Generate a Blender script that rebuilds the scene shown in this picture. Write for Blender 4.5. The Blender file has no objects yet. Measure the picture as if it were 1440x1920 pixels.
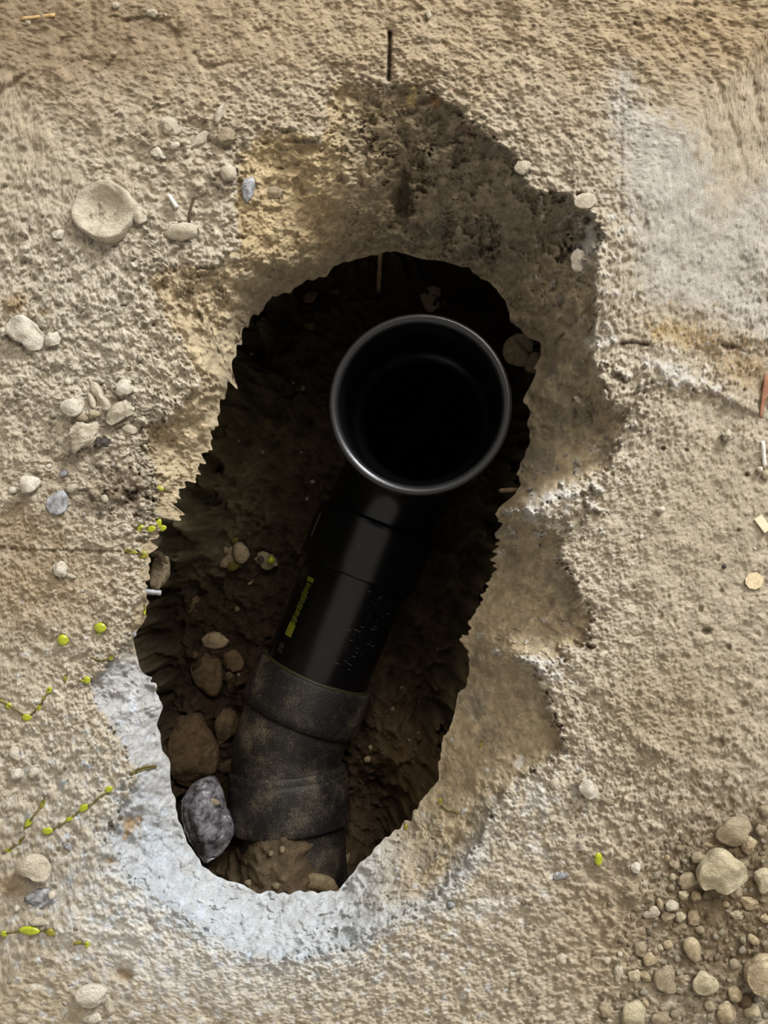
import bpy, bmesh, math
import numpy as np
from mathutils import Vector

rng = np.random.default_rng(7)
scene = bpy.context.scene
# ------------------------------------------------------------------ camera, world, lights, exposure
H, F = 0.60, 1700.0            # camera height above the floor (m), focal length in pixels of the 1440x1920 frame
cam_data = bpy.data.cameras.new('camera'); cam = bpy.data.objects.new('camera', cam_data)
scene.collection.objects.link(cam); scene.camera = cam
cam.location = (0, 0, H); cam.rotation_euler = (0, 0, 0)
cam_data.sensor_fit = 'HORIZONTAL'; cam_data.sensor_width = 36.0; cam_data.lens = 36.0 * F / 1440.0
cam_data.clip_start = 0.01; cam_data.clip_end = 50

world = bpy.data.worlds.new('world'); scene.world = world; world.use_nodes = True
bg = world.node_tree.nodes['Background']
bg.inputs[0].default_value = (1.0, 0.94, 0.86, 1); bg.inputs[1].default_value = 0.62

def area(name, az_xy, elev, dist, sx, sy, col, energy):
    d = bpy.data.lights.new(name, 'AREA'); d.shape = 'RECTANGLE'; d.size = sx; d.size_y = sy
    d.color = col; d.energy = energy
    o = bpy.data.objects.new(name, d); scene.collection.objects.link(o)
    v = Vector((az_xy[0], az_xy[1], 0)).normalized() * math.cos(elev); v.z = math.sin(elev)
    o.location = v * dist
    o.rotation_euler = v.to_track_quat('Z', 'Y').to_euler()
    return o
area('window_light', (0.53, 0.85), math.radians(23), 3.0, 0.75, 0.75, (0.90, 0.95, 1.0), 156)
area('warm_fill_light', (0.35, 0.9), math.radians(50), 3.0, 1.4, 1.0, (1.0, 0.92, 0.81), 56)  # added warm fill for the upper wall and cavity, no doorway known
scene.view_settings.view_transform = 'Standard'; scene.view_settings.look = 'None'
scene.view_settings.gamma = 1; scene.view_settings.use_curve_mapping = False
scene.view_settings.exposure = 0.0

# ------------------------------------------------------------------ helpers
SC = H / F
def P(px, py, z):
    """photo pixel + height -> world point"""
    k = (H - z) / F
    return ((px - 720) * k, (960 - py) * k, z)
def lin(c):
    c = np.asarray(c, float) / 255.0
    return np.where(c <= 0.04045, c / 12.92, ((c + 0.055) / 1.055) ** 2.4)
def rgba(c): return tuple(lin(c)) + (1.0,)
def smooth(t):
    t = np.clip(t, 0, 1); return t * t * (3 - 2 * t)

def new_obj(name, me, parent=None):
    o = bpy.data.objects.new(name, me); scene.collection.objects.link(o)
    if parent is not None: o.parent = parent
    return o
def tag(o, label=None, cat=None, group=None, kind=None):
    if label: o['label'] = label
    if cat: o['category'] = cat
    if group: o['group'] = group
    if kind: o['kind'] = kind
    return o
def mesh_np(name, verts, quads=None, tris=None, mat=None, col=None, smooth_=True):
    me = bpy.data.meshes.new(name)
    verts = np.asarray(verts, np.float32)
    nq = 0 if quads is None else len(quads); nt = 0 if tris is None else len(tris)
    loops = []
    if nq: loops.append(np.asarray(quads, np.int32).ravel())
    if nt: loops.append(np.asarray(tris, np.int32).ravel())
    loops = np.concatenate(loops)
    me.vertices.add(len(verts)); me.vertices.foreach_set('co', verts.ravel())
    me.loops.add(len(loops)); me.loops.foreach_set('vertex_index', loops)
    starts = np.concatenate([np.arange(nq) * 4, nq * 4 + np.arange(nt) * 3]).astype(np.int32)
    me.polygons.add(nq + nt); me.polygons.foreach_set('loop_start', starts)
    me.polygons.foreach_set('use_smooth', np.full(nq + nt, smooth_, bool))
    me.update(calc_edges=True)
    if col is not None:
        a = me.color_attributes.new('Col', 'FLOAT_COLOR', 'POINT')
        a.data.foreach_set('color', np.asarray(col, np.float32).ravel())
    if mat: me.materials.append(mat)
    return me

# ------------------------------------------------------------------ materials
def nt_new(name, rough=0.9, spec=0.2):
    m = bpy.data.materials.new(name); m.use_nodes = True
    n = m.node_tree.nodes; b = n['Principled BSDF']
    b.inputs['Roughness'].default_value = rough
    b.inputs['Specular IOR Level'].default_value = spec
    return m, m.node_tree, b
def tex_noise(t, scale, detail=4, rough=0.6, dist=0.0):
    co = t.nodes.new('ShaderNodeTexCoord'); n = t.nodes.new('ShaderNodeTexNoise')
    n.inputs['Scale'].default_value = scale; n.inputs['Detail'].default_value = detail
    n.inputs['Roughness'].default_value = rough; n.inputs['Distortion'].default_value = dist
    t.links.new(co.outputs['Object'], n.inputs['Vector']); return n
def ramp(t, src, stops):
    r = t.nodes.new('ShaderNodeValToRGB'); t.links.new(src, r.inputs[0])
    e = r.color_ramp.elements
    while len(e) < len(stops): e.new(0.5)
    for i, (p, c) in enumerate(stops): e[i].position = p; e[i].color = c
    return r
def mixc(t, fac, a, b, mode='MIX'):
    m = t.nodes.new('ShaderNodeMix'); m.data_type = 'RGBA'; m.blend_type = mode
    for k, v in ((0, fac), (6, a), (7, b)):
        if hasattr(v, 'is_output'): t.links.new(v, m.inputs[k])
        else: m.inputs[k].default_value = v
    return m.outputs[2]
def add_bump(t, bsdf, hs, dist, strength=1.0):
    prev = None
    for h, d in zip(hs, dist):
        b = t.nodes.new('ShaderNodeBump'); b.inputs['Distance'].default_value = d; b.inputs['Strength'].default_value = strength
        t.links.new(h, b.inputs['Height'])
        if prev is not None: t.links.new(prev, b.inputs['Normal'])
        prev = b.outputs[0]
    t.links.new(prev, bsdf.inputs['Normal'])

def ground_like(name, fine=900, b1=0.0007, b2=0.0003, contrast=0.25):
    m, t, b = nt_new(name, 0.96, 0.12)
    at = t.nodes.new('ShaderNodeVertexColor'); at.layer_name = 'Col'
    n1 = tex_noise(t, fine, 5, 0.7); n2 = tex_noise(t, 120, 5, 0.65)
    lo, hi = 1 - contrast, 1 + contrast
    r1 = ramp(t, n1.outputs[0], [(0.3, (lo, lo, lo, 1)), (0.7, (hi, hi, hi, 1))])
    r2 = ramp(t, n2.outputs[0], [(0.35, (0.86, 0.84, 0.82, 1)), (0.65, (1.08, 1.08, 1.08, 1))])
    c = mixc(t, 1.0, at.outputs[0], r1.outputs[0], 'MULTIPLY')
    c = mixc(t, 1.0, c, r2.outputs[0], 'MULTIPLY')
    t.links.new(c, b.inputs['Base Color'])
    n3 = tex_noise(t, fine * 0.75, 4, 0.75)
    add_bump(t, b, [n3.outputs[0], n1.outputs[0]], [b1, b2])
    return m
M_floor = ground_like('dusty_concrete', 1200, 0.0011, 0.0006, 0.16)
M_soil = ground_like('damp_soil', 700, 0.003, 0.001, 0.3)

def rock_mat(name, c1, c2, vein=None, rough=0.9, scale=140):
    m, t, b = nt_new(name, rough, 0.2)
    n = tex_noise(t, scale, 6, 0.65, 0.4); n2 = tex_noise(t, 900, 4, 0.7)
    stops = [(0.35, rgba(c1)), (0.62, rgba(c2))]
    if vein: stops = [(0.38, rgba(c1)), (0.56, rgba(c2)), (0.60, rgba(c2)), (0.66, rgba(vein))]
    r = ramp(t, n.outputs[0], stops)
    r2 = ramp(t, n2.outputs[0], [(0.3, (0.78, 0.78, 0.78, 1)), (0.7, (1.15, 1.15, 1.15, 1))])
    c = mixc(t, 1.0, r.outputs[0], r2.outputs[0], 'MULTIPLY')
    t.links.new(c, b.inputs['Base Color'])
    add_bump(t, b, [n.outputs[0], n2.outputs[0]], [0.0026, 0.0008])
    return m
M_rock = {
    'white': rock_mat('white_limestone', (180, 170, 152), (204, 196, 180)),
    'pale': rock_mat('pale_limestone', (160, 149, 128), (190, 180, 160)),
    'tan': rock_mat('tan_stone', (140, 122, 94), (180, 164, 134)),
    'grey': rock_mat('grey_stone', (112, 112, 112), (168, 168, 170), (205, 205, 208)),
    'brown': rock_mat('brown_stone', (76, 62, 46), (112, 94, 70)),
    'drab': rock_mat('dusty_stone', (130, 116, 94), (158, 144, 118)),
    'cream': rock_mat('cream_stone', (156, 144, 116), (182, 170, 142)),
    'lump': rock_mat('veined_grey_stone', (60, 58, 62), (142, 139, 145), (215, 216, 218), 0.7, 110),
    'dark': rock_mat('dark_crumb', (58, 50, 46), (100, 92, 88)),
}
def simple_mat(name, c, rough=0.5, spec=0.5, c2=None, scale=300, bump=0.0003):
    m, t, b = nt_new(name, rough, spec)
    n = tex_noise(t, scale, 4, 0.6)
    r = ramp(t, n.outputs[0], [(0.3, rgba(c)), (0.7, rgba(c2 or c))])
    t.links.new(r.outputs[0], b.inputs['Base Color'])
    add_bump(t, b, [n.outputs[0]], [bump])
    return m

# ------------------------------------------------------------------ relief and colour maps of the slab, in photo-pixel units
X0, Y0, X1, Y1, CELL = -220, -220, 1660, 2140, 1.5
NX, NY = int((X1 - X0) / CELL), int((Y1 - Y0) / CELL)
gx = X0 + np.arange(NX) * CELL; gy = Y0 + np.arange(NY) * CELL
GX, GY = np.meshgrid(gx.astype(np.float32), gy.astype(np.float32))
_fy = np.fft.fftfreq(NY, CELL)[:, None]; _fx = np.fft.rfftfreq(NX, CELL)[None, :]
def field(wave, seed, slope=1.0, aniso=None):
    """smooth random field whose features are about `wave` pixels wide, unit variance"""
    r = np.random.default_rng(seed)
    fx, fy = _fx, _fy
    if aniso:
        a, k = aniso; ca, sa = math.cos(a), math.sin(a)
        u = fx * ca + fy * sa; v = -fx * sa + fy * ca
        f = np.sqrt((u * k) ** 2 + v ** 2)
    else: f = np.sqrt(fx ** 2 + fy ** 2)
    f0 = 1.0 / wave
    g = np.where(f < f0, (f / f0) ** 1.0, (f0 / np.maximum(f, 1e-6)) ** (1.0 + slope))
    n = np.fft.irfft2(np.fft.rfft2(r.standard_normal((NY, NX))) * g, s=(NY, NX))
    return (n / n.std()).astype(np.float32)
def window(cx, cy, r):
    i0 = max(0, int((cy - r - Y0) / CELL)); i1 = min(NY, int((cy + r - Y0) / CELL) + 2)
    j0 = max(0, int((cx - r - X0) / CELL)); j1 = min(NX, int((cx + r - X0) / CELL) + 2)
    return slice(i0, i1), slice(j0, j1)
def blob(cx, cy, rx, ry, rot=0, soft=0.5, wob=0.0, seed=0):
    """0..1 mask, 1 inside, fading to 0 at the outline"""
    r = max(rx, ry) * 1.6 + 4; w = window(cx, cy, r)
    dx = GX[w] - cx; dy = GY[w] - cy; a = math.radians(rot); ca, sa = math.cos(a), math.sin(a)
    u = (dx * ca + dy * sa) / rx; v = (-dx * sa + dy * ca) / ry
    d = np.sqrt(u * u + v * v)
    if wob: d = d * (1 + wob * WOB[w])
    return w, smooth((1 - d) / soft + 0.0)
def polymask(pts, soft=20, wob=0.0):
    pts = np.array(pts, float); c = (pts.min(0) + pts.max(0)) / 2; r = (pts.max(0) - pts.min(0)).max() / 2 + soft * 2 + 20
    w = window(c[0], c[1], r); x = GX[w]; y = GY[w]
    sd = sdf(pts, x, y)
    if wob: sd = sd + wob * WOB[w]
    return w, smooth(0.5 - sd / soft)
def sdf(pts, x, y):
    d = np.full(x.shape, 1e9, np.float32); ins = np.zeros(x.shape, bool); n = len(pts)
    for i in range(n):
        ax, ay = pts[i]; bx, by = pts[(i + 1) % n]
        ex, ey = bx - ax, by - ay; L = ex * ex + ey * ey + 1e-12
        t = np.clip(((x - ax) * ex + (y - ay) * ey) / L, 0, 1)
        d = np.minimum(d, (x - ax - t * ex) ** 2 + (y - ay - t * ey) ** 2)
        cr = (ay > y) != (by > y)
        xi = ax + (y - ay) * ex / (ey if abs(ey) > 1e-9 else 1e-9)
        ins ^= cr & (x < xi)
    d = np.sqrt(d); return np.where(ins, -d, d)
def stroke(pts, wd, wob=0.0):
    pts = np.array(pts, float); c = (pts.min(0) + pts.max(0)) / 2; r = (pts.max(0) - pts.min(0)).max() / 2 + wd * 3
    w = window(c[0], c[1], r); x = GX[w]; y = GY[w]; d = np.full(x.shape, 1e9, np.float32)
    for i in range(len(pts) - 1):
        ax, ay = pts[i]; ex, ey = pts[i + 1] - pts[i]; L = ex * ex + ey * ey + 1e-9
        t = np.clip(((x - ax) * ex + (y - ay) * ey) / L, 0, 1)
        d = np.minimum(d, (x - ax - t * ex) ** 2 + (y - ay - t * ey) ** 2)
    d = np.sqrt(d)
    if wob: d = np.maximum(0, d + wob * WOB[w] * wd)
    return w, np.exp(-(d / wd) ** 2)
WOB = field(38, 5, 0.6)
f300, f120, f50, f22, f10, f5 = (field(w_, s_, sl) for w_, s_, sl in
    ((300, 1, 1.2), (120, 2, 1.2), (50, 3, 1.0), (22, 4, 0.8), (10, 6, 0.8), (5, 8, 0.8)))
scratch = field(26, 9, 0.9, (math.radians(65), 0.28))
streak = field(30, 10, 0.9, (math.radians(90), 0.15))

# --- outlines (photo pixels, ray-sorted round CEN) : lip = the broken edge over the cavity, rim = where the slope starts
CEN = np.array([640.0, 1080.0])
LIP = [(712,476,-.110),(745,472,-.110),(790,486,-.110),(835,490,-.110),(880,508,-.112),(920,532,-.112),(948,566,-.112),(958,600,-.112),(985,630,-.110),(1022,662,-.105),
 (1008,688,-.104),(990,702,-.102),(994,726,-.10),(985,745,-.10),(990,775,-.10),(986,800,-.10),(996,815,-.10),(988,845,-.098),(975,880,-.096),(962,925,-.094),(945,945,-.092),(935,975,-.09),(928,1010,-.088),
 (931,1040,-.086),(918,1090,-.084),(903,1120,-.082),(892,1145,-.08),(880,1170,-.08),(868,1196,-.08),(876,1225,-.08),(880,1265,-.078),(874,1285,-.078),(858,1300,-.077),(848,1350,-.075),(832,1390,-.074),(820,1425,-.072),
 (824,1462,-.070),(806,1480,-.068),(775,1520,-.065),(755,1552,-.064),(710,1580,-.060),(672,1620,-.058),(648,1655,-.057),(636,1672,-.056),(600,1672,-.055),(560,1668,-.054),(515,1679,-.053),
 (480,1668,-.052),(440,1655,-.05),(405,1642,-.05),(375,1618,-.05),(352,1580,-.05),(343,1552,-.048),(330,1510,-.046),(318,1470,-.044),(320,1430,-.04),(305,1405,-.036),(300,1375,-.034),(293,1358,-.033),
 (307,1325,-.032),(292,1290,-.03),(268,1262,-.028),(258,1235,-.026),(250,1200,-.022),(262,1175,-.018),(275,1150,-.014),(277,1105,-.012),(281,1050,-.012),(284,1028,-.012),(298,1008,-.016),(318,972,-.022),
 (340,935,-.03),(356,905,-.035),(370,885,-.038),(382,858,-.04),(396,828,-.042),(410,805,-.044),(408,780,-.046),(414,750,-.048),(420,735,-.05),(446,726,-.052),(434,700,-.052),(444,650,-.058),(456,625,-.062),(470,600,-.068),(495,582,-.074),
 (500,562,-.08),(540,545,-.088),(580,530,-.094),(608,522,-.098),(625,500,-.104),(660,488,-.108)]
RIM = [(640,150,0),(690,158,0),(730,160,0),(770,162,0),(812,170,0),(846,192,0),(880,225,0),(912,248,0),(945,272,0),(978,300,0),(985,345,0),(1010,358,0),(1060,362,0),(1100,392,0),(1132,430,0),(1120,500,0),(1118,560,0),(1116,620,0),
 (1110,660,0),(1128,720,0),(1150,768,0),(1182,765,0),(1168,800,0),(1152,850,0),(1140,884,0),(1058,918,0),(990,952,0),(985,970,0),(1052,1000,0),(1056,1030,0),(1046,1046,0),(1080,1085,0),(1092,1130,0),(1122,1160,0),(1100,1180,0),(1110,1215,0),
 (1062,1212,0),(1060,1240,0),(975,1232,0),(1012,1260,0),(1022,1290,0),(1036,1330,0),(1055,1370,0),(1062,1410,0),(1010,1440,0),(960,1480,0),(920,1530,0),(890,1600,0),(845,1660,0),(800,1700,0),(740,1720,0),
 (670,1770,0),(600,1790,0),(520,1800,0),(430,1780,0),(350,1720,0),(280,1670,0),(215,1620,0),(200,1560,0),(235,1500,0),(255,1440,0),(215,1380,0),(175,1320,0),(165,1275,0),(205,1240,0),(238,1198,-.005),
 (240,1160,-.003),(262,1105,-.003),(266,1050,-.003),(262,1020,-.002),(280,980,-.002),(292,900,-.002),(272,850,0),(270,800,0),(325,770,0),(372,720,0),(335,640,0),(300,570,0),(272,520,0),(330,495,0),
 (400,500,0),(445,470,0),(440,400,0),(440,350,0),(448,300,0),(480,250,0),(545,242,0),(600,262,0),(612,215,0),(620,165,0)]
def polar(pts, nz, seed):
    a = np.array(pts, float); d = a[:, :2] - CEN
    ang = np.arctan2(-d[:, 1], d[:, 0]) % (2 * np.pi); r = np.hypot(d[:, 0], d[:, 1])
    o = np.argsort(ang); ang, r, z = ang[o], r[o], a[o, 2]
    th = np.linspace(0, 2 * np.pi, 3601)[:-1]
    R = np.interp(th, ang, r, period=2 * np.pi); Z = np.interp(th, ang, z, period=2 * np.pi)
    n = np.random.default_rng(seed).standard_normal(3600); sp = np.fft.rfft(n); k = np.arange(len(sp)); out = 0
    for (k0, amp) in nz:
        q = np.fft.irfft(sp * np.exp(-((k - k0) / (k0 * 0.45)) ** 2), 3600); out = out + amp * q / q.std()
    mod = np.fft.irfft(np.fft.rfft(np.random.default_rng(seed + 50).standard_normal(3600)) * np.exp(-(k / 22.0) ** 2), 3600); mod = np.clip(0.9 + 0.6 * mod / mod.std(), 0.15, 2.2)
    return th, R + out * mod, Z
TH, RL, ZL = polar(LIP, [(26, 2.0), (60, 2.2), (130, 1.8), (240, 1.3)], 3)
_, RR, ZR = polar(RIM, [(45, 4), (110, 3.0), (260, 1.5)], 4)
RR = np.maximum(RR, RL + 4)
RL = np.fft.irfft(np.fft.rfft(RL) * np.exp(-(np.arange(1801) / 260.0) ** 2), 3600)
def ray(px, py):
    d = np.hypot(px - CEN[0], py - CEN[1]); a = np.arctan2(-(py - CEN[1]), px - CEN[0]) % (2 * np.pi)
    ii = a / (2 * np.pi) * 3600
    f = lambda A: np.interp(ii, np.arange(3601), np.append(A, A[0]))
    return d, f(RL), f(RR), f(ZL), f(ZR), a
# distances to the two outlines, worked out on a coarse grid and read back smoothly
CG = 4.0
_cx = np.arange(X0 - 20, X1 + 20, CG); _cy = np.arange(Y0 - 20, Y1 + 20, CG); _CX, _CY = np.meshgrid(_cx, _cy)
DR_ = sdf(np.array([p[:2] for p in RIM], float), _CX, _CY); DL_ = sdf(np.array([p[:2] for p in LIP], float), _CX, _CY)
def cread(A, px, py):
    u = np.clip((px - _cx[0]) / CG, 0, A.shape[1] - 1.001); v = np.clip((py - _cy[0]) / CG, 0, A.shape[0] - 1.001); j = u.astype(int); i = v.astype(int); fu = u - j; fv = v - i
    return (A[i, j] * (1 - fu) + A[i, j + 1] * fu) * (1 - fv) + (A[i + 1, j] * (1 - fu) + A[i + 1, j + 1] * fu) * fv
SQ_ = np.clip(-DR_ / np.maximum(-DR_ + np.maximum(DL_, 0), 1.0), -1, 1)
_k = np.fft.fftfreq(SQ_.shape[0], CG)[:, None] ** 2 + np.fft.rfftfreq(SQ_.shape[1], CG)[None] ** 2
SB_ = np.fft.irfft2(np.fft.rfft2(np.clip(SQ_, -0.12, 1)) * np.exp(-2 * (math.pi * 13.0) ** 2 * _k), s=SQ_.shape)
_g = np.exp(-(np.arange(1801) / 60.0) ** 2)
ZLS = np.fft.irfft(np.fft.rfft(ZL) * _g, 3600)
_tmp = None
def base_z(px, py):
    d = np.hypot(px - CEN[0], py - CEN[1]); a = np.arctan2(-(py - CEN[1]), px - CEN[0]) % (2 * np.pi); ii = a / (2 * np.pi) * 3600
    zl = np.interp(ii, np.arange(3601), np.append(ZLS, ZLS[0]))
    dr = cread(DR_, px, py) + samp(RJIT, px, py); dl = np.maximum(cread(DL_, px, py), 0)
    s = -dr / np.maximum(-dr + dl, 1.0); sc = np.clip(np.where(dl < 12, np.maximum(cread(SB_, px, py), 0), cread(SB_, px, py)), 0, 1)
    deg = a * 180 / np.pi
    g = np.exp(-((deg - 106) / 26.0) ** 4)          # the upper left flank dips gently before it drops
    edge = np.minimum(0.009, 0.30 * np.abs(zl)) * (1 - np.exp(-np.maximum(-dr, 0) / 9.0)) * (1 - 0.95 * g)
    z = zl * ((1 - g) * (0.6 * sc + 0.4 * sc ** 1.6) + g * (0.25 * sc + 0.75 * sc ** 2.6)) - edge * (1 - sc)
    z = z - 0.0022 * np.exp(-np.maximum(dr, 0) / 22.0)
    return z, np.where(dr < 0, sc, s.clip(-1, 0) - 1e-3), dr
def samp(A, px, py):
    u = np.clip((px - X0) / CELL, 0, NX - 1.001); v = np.clip((py - Y0) / CELL, 0, NY - 1.001)
    i = v.astype(int); j = u.astype(int); fu = (u - j); fv = (v - i)
    if A.ndim == 3: fu = fu[..., None]; fv = fv[..., None]
    return (A[i, j] * (1 - fu) + A[i, j + 1] * fu) * (1 - fv) + (A[i + 1, j] * (1 - fu) + A[i + 1, j + 1] * fu) * fv
RJIT = 4.0 * WOB + 1.3 * f22 + 0.7 * f10

bz, S, DRM = base_z(GX, GY)
inside = smooth(-DRM / 10 + 0.2)                              # 1 on the broken slope, 0 on the floor
near = np.exp(-np.maximum(DRM, 0) / 90.0) * (1 - inside)

# --- how rough each stretch of the floor is (pixels of relief)
rough = np.full((NY, NX), 1.0, np.float32)
def paint(arr, wm, val):
    w, m = wm; arr[w] = arr[w] * (1 - m) + val * m
paint(rough, blob(1300, 380, 190, 300, 0, 0.5, 0.1), 0.28)
paint(rough, blob(1330, 1000, 170, 330, 0, 0.5, 0.1), 0.7)
paint(rough, blob(300, 60, 520, 120, 0, 0.5, 0.1), 0.7)
paint(rough, blob(180, 640, 330, 330, 0, 0.6, 0.1), 1.5)
paint(rough, blob(1150, 1560, 260, 330, 0, 0.7, 0.1), 1.5)
paint(rough, blob(800, 1850, 400, 200, 0, 0.7, 0.1), 1.3)
paint(rough, blob(90, 1420, 160, 120, 0, 0.7, 0.1), 1.3)
paint(rough, blob(260, 1830, 200, 130, 0, 0.7, 0.1), 0.9)
frac = field(170, 15, 0.25)
crumb = np.clip(f10, 0.0, 9) ** 1.3 + 0.8 * np.clip(f5, 0.2, 9)
flat_h = 1.3 * f120 + rough * (2.6 * frac + 0.35 * f50 + 0.16 * crumb + 0.2 * f5) + 0.25 * np.clip(scratch, 0.3, 5) * rough
flat_h += 0.5 * streak * (GX > 1050) * (GY < 700)
# broken faces: chunky facets
def facets(cell, seed, amp):
    """voronoi cells each with its own tilt: broken-stone facets"""
    r = np.random.default_rng(seed); nx, ny = int((X1 - X0) / cell) + 3, int((Y1 - Y0) / cell) + 3
    jx = r.uniform(0, 1, (ny, nx)); jy = r.uniform(0, 1, (ny, nx)); hh = r.uniform(-1, 1, (ny, nx)); tx = r.uniform(-1, 1, (ny, nx)); ty = r.uniform(-1, 1, (ny, nx))
    u = (GX + WOB * cell * 0.25 + f22 * cell * 0.1 - X0) / cell + 1; v = (GY + f50 * cell * 0.25 + f10 * cell * 0.06 - Y0) / cell + 1
    iu = u.astype(int); iv = v.astype(int); best = np.full(u.shape, 9.0); best2 = np.full(u.shape, 9.0); val = np.zeros(u.shape); idn = np.zeros(u.shape)
    for a in (-1, 0, 1):
        for b in (-1, 0, 1):
            ci = np.clip(iv + a, 0, ny - 1); cj = np.clip(iu + b, 0, nx - 1)
            dx = u - cj - jx[ci, cj]; dy = v - ci - jy[ci, cj]; d = dx * dx + dy * dy
            m = d < best
            best2 = np.where(m, best, np.minimum(best2, d)); best = np.where(m, d, best)
            val = np.where(m, hh[ci, cj] + tx[ci, cj] * dx + ty[ci, cj] * dy, val); idn = np.where(m, hh[ci, cj], idn)
    gap = np.sqrt(best2) - np.sqrt(best)
    return (amp * val).astype(np.float32), gap.astype(np.float32), idn.astype(np.float32)
v1, g1, id1 = facets(46, 21, 4.5)
v2, g2, id2 = facets(19, 22, 2.2)
topwall = smooth((700 - GY) / 160)
botm = smooth((GY - 1450) / 200)
lefttop = smooth((760 - GX) / 160) * topwall
hole_h = (v1 * (0.35 + (1.7 - 1.3 * lefttop) * topwall + 0.5 * botm) + v2 * (0.2 + (0.8 - 0.5 * lefttop) * topwall + 0.4 * botm) + 3.0 * f50 * (1 + 0.6 * topwall - 0.6 * lefttop) + 1.4 * f22 * (0.35 + 0.3 * topwall) + f10 * (0.25 + 0.5 * topwall))
D = flat_h * (1 - inside) + hole_h * inside + near * (f22 * 1.8 + np.clip(f10, 0, 4) * 1.2)

# --- colours (sRGB)
def C3(c): return np.array(lin(c), np.float32)
COL = np.empty((NY, NX, 3), np.float32); COL[:] = C3((178, 166, 145))
def tint(wm, c, k=1.0, broke=None):
    w, m = wm; m = (m * k)[..., None]
    COL[w] = COL[w] * (1 - m) + C3(c) * m
tint((slice(None), smooth((330 - GY + f120 * 25) / 300)), (166, 148, 120), 0.9)
tint(blob(120, 60, 420, 150, 0, 0.8, 0.1), (142, 124, 99), 0.8)
tint(blob(1330, 60, 260, 120, 0, 0.9, 0.1), (158, 136, 104), 0.6)
tint(blob(150, 600, 340, 330, 0, 0.8, 0.1), (190, 181, 163), 0.85)
tint(blob(330, 640, 120, 200, 0, 0.8, 0.1), (190, 178, 154), 0.8)
tint(polymask([(1140,190),(1170,120),(1200,200),(1290,240),(1330,330),(1340,420),(1450,330),(1450,640),(1330,580),(1210,560),(1190,450),(1170,350)], 60, 10), (180, 174, 163), 0.95)
tint(blob(1380, 470, 200, 170, 0, 0.8, 0.2), (178, 171, 158), 0.5)
tint(blob(1290, 630, 120, 40, 15, 0.8, 0.3), (168, 144, 104), 0.8)
tint(blob(1400, 690, 110, 55, 20, 0.8, 0.3), (160, 138, 104), 0.75)
tint(blob(1300, 980, 240, 260, 0, 0.8, 0.1), (172, 160, 138), 0.7)
tint(blob(1240, 1330, 260, 200, 0, 0.8, 0.2), (158, 144, 118), 0.7)
tint(blob(1390, 1700, 260, 300, 0, 0.7, 0.15), (122, 107, 84), 0.95)  # gravel dirt, painted darker for the corner's weaker light
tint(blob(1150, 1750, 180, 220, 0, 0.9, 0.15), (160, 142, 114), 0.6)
tint(blob(230, 915, 110, 60, -10, 0.9, 0.3), (112, 94, 72), 0.85)
tint(blob(70, 1100, 240, 130, 0, 0.8, 0.2), (160, 142, 114), 0.8)
tint(blob(30, 990, 120, 60, 0, 0.8, 0.2), (148, 128, 98), 0.6)
tint(blob(130, 1330, 150, 130, 0, 0.8, 0.2), (192, 180, 158), 0.7)
tint(blob(320, 1760, 330, 170, 12, 0.8, 0.2), (205, 200, 190), 0.8)
tint(blob(80, 1870, 160, 90, 0, 0.8, 0.2), (178, 164, 138), 0.7)
tint(blob(300, 1640, 330, 330, 20, 0.9, 0.3), (206, 203, 196), 0.8)
tint(blob(560, 1830, 380, 110, 0, 0.9, 0.3), (200, 197, 190), 0.7)
tint(blob(130, 1450, 200, 170, 0, 0.9, 0.3), (196, 188, 172), 0.6)
tint(blob(720, 1870, 300, 90, 0, 0.8, 0.2), (186, 174, 152), 0.7)
COL *= (1 + 0.05 * f50 + 0.04 * f22 + 0.035 * np.clip(f10, -2, 2))[..., None]
# broken concrete faces
fresh = np.empty_like(COL); fresh[:] = C3((170, 154, 126))
def mixin(arr, m, c): m = m[..., None]; return arr * (1 - m) + C3(c) * m
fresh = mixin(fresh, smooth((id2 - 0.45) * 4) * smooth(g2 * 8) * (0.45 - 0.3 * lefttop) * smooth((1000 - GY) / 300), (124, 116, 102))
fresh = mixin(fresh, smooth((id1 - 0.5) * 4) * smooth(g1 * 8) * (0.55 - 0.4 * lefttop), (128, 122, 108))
fresh = mixin(fresh, smooth((-0.6 - id2) * 4) * 0.5, (186, 172, 142))
fresh = mixin(fresh, smooth((GY - 1430) / 160) * smooth((820 - GX) / 200), (184, 186, 186))  # grey concrete, with the window-lit blue of the lower slopes painted in
fresh = mixin(fresh, smooth((GY - 1200) / 60) * smooth((400 - GX) / 90) * 0.9, (184, 184, 184))
fresh = mixin(fresh, smooth((GX - 720) / 120) * smooth((560 - GY) / 120) * 0.45, (122, 115, 100))  # right side of the upper wall darkened, its shade painted in
fresh = mixin(fresh, smooth((680 - GX) / 80) * smooth((520 - GY) / 60) * 0.6, (190, 168, 128))  # brightness of the lit upper left flank painted into the concrete
fresh = mixin(fresh, smooth((480 - GX) / 60) * smooth((1000 - GY) / 60) * smooth((GY - 480) / 60) * 0.6, (192, 174, 142))
fresh = mixin(fresh, smooth((id1 + 0.2) * 2 ) * smooth((0.1 - np.abs(id2 - 0.2)) * 8) * 0.5 * topwall, (182, 168, 140))
fresh *= (1 + 0.05 * f22 + 0.04 * f10 + 0.05 * f50)[..., None]
joint = (1 - smooth(g2 * 9)) * 0.20 * topwall + (1 - smooth(g1 * 12)) * 0.18 * topwall  # crevices between facets darkened in the colour, as shade would
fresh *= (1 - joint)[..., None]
COL = COL * (1 - inside[..., None]) + fresh * inside[..., None]
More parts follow.
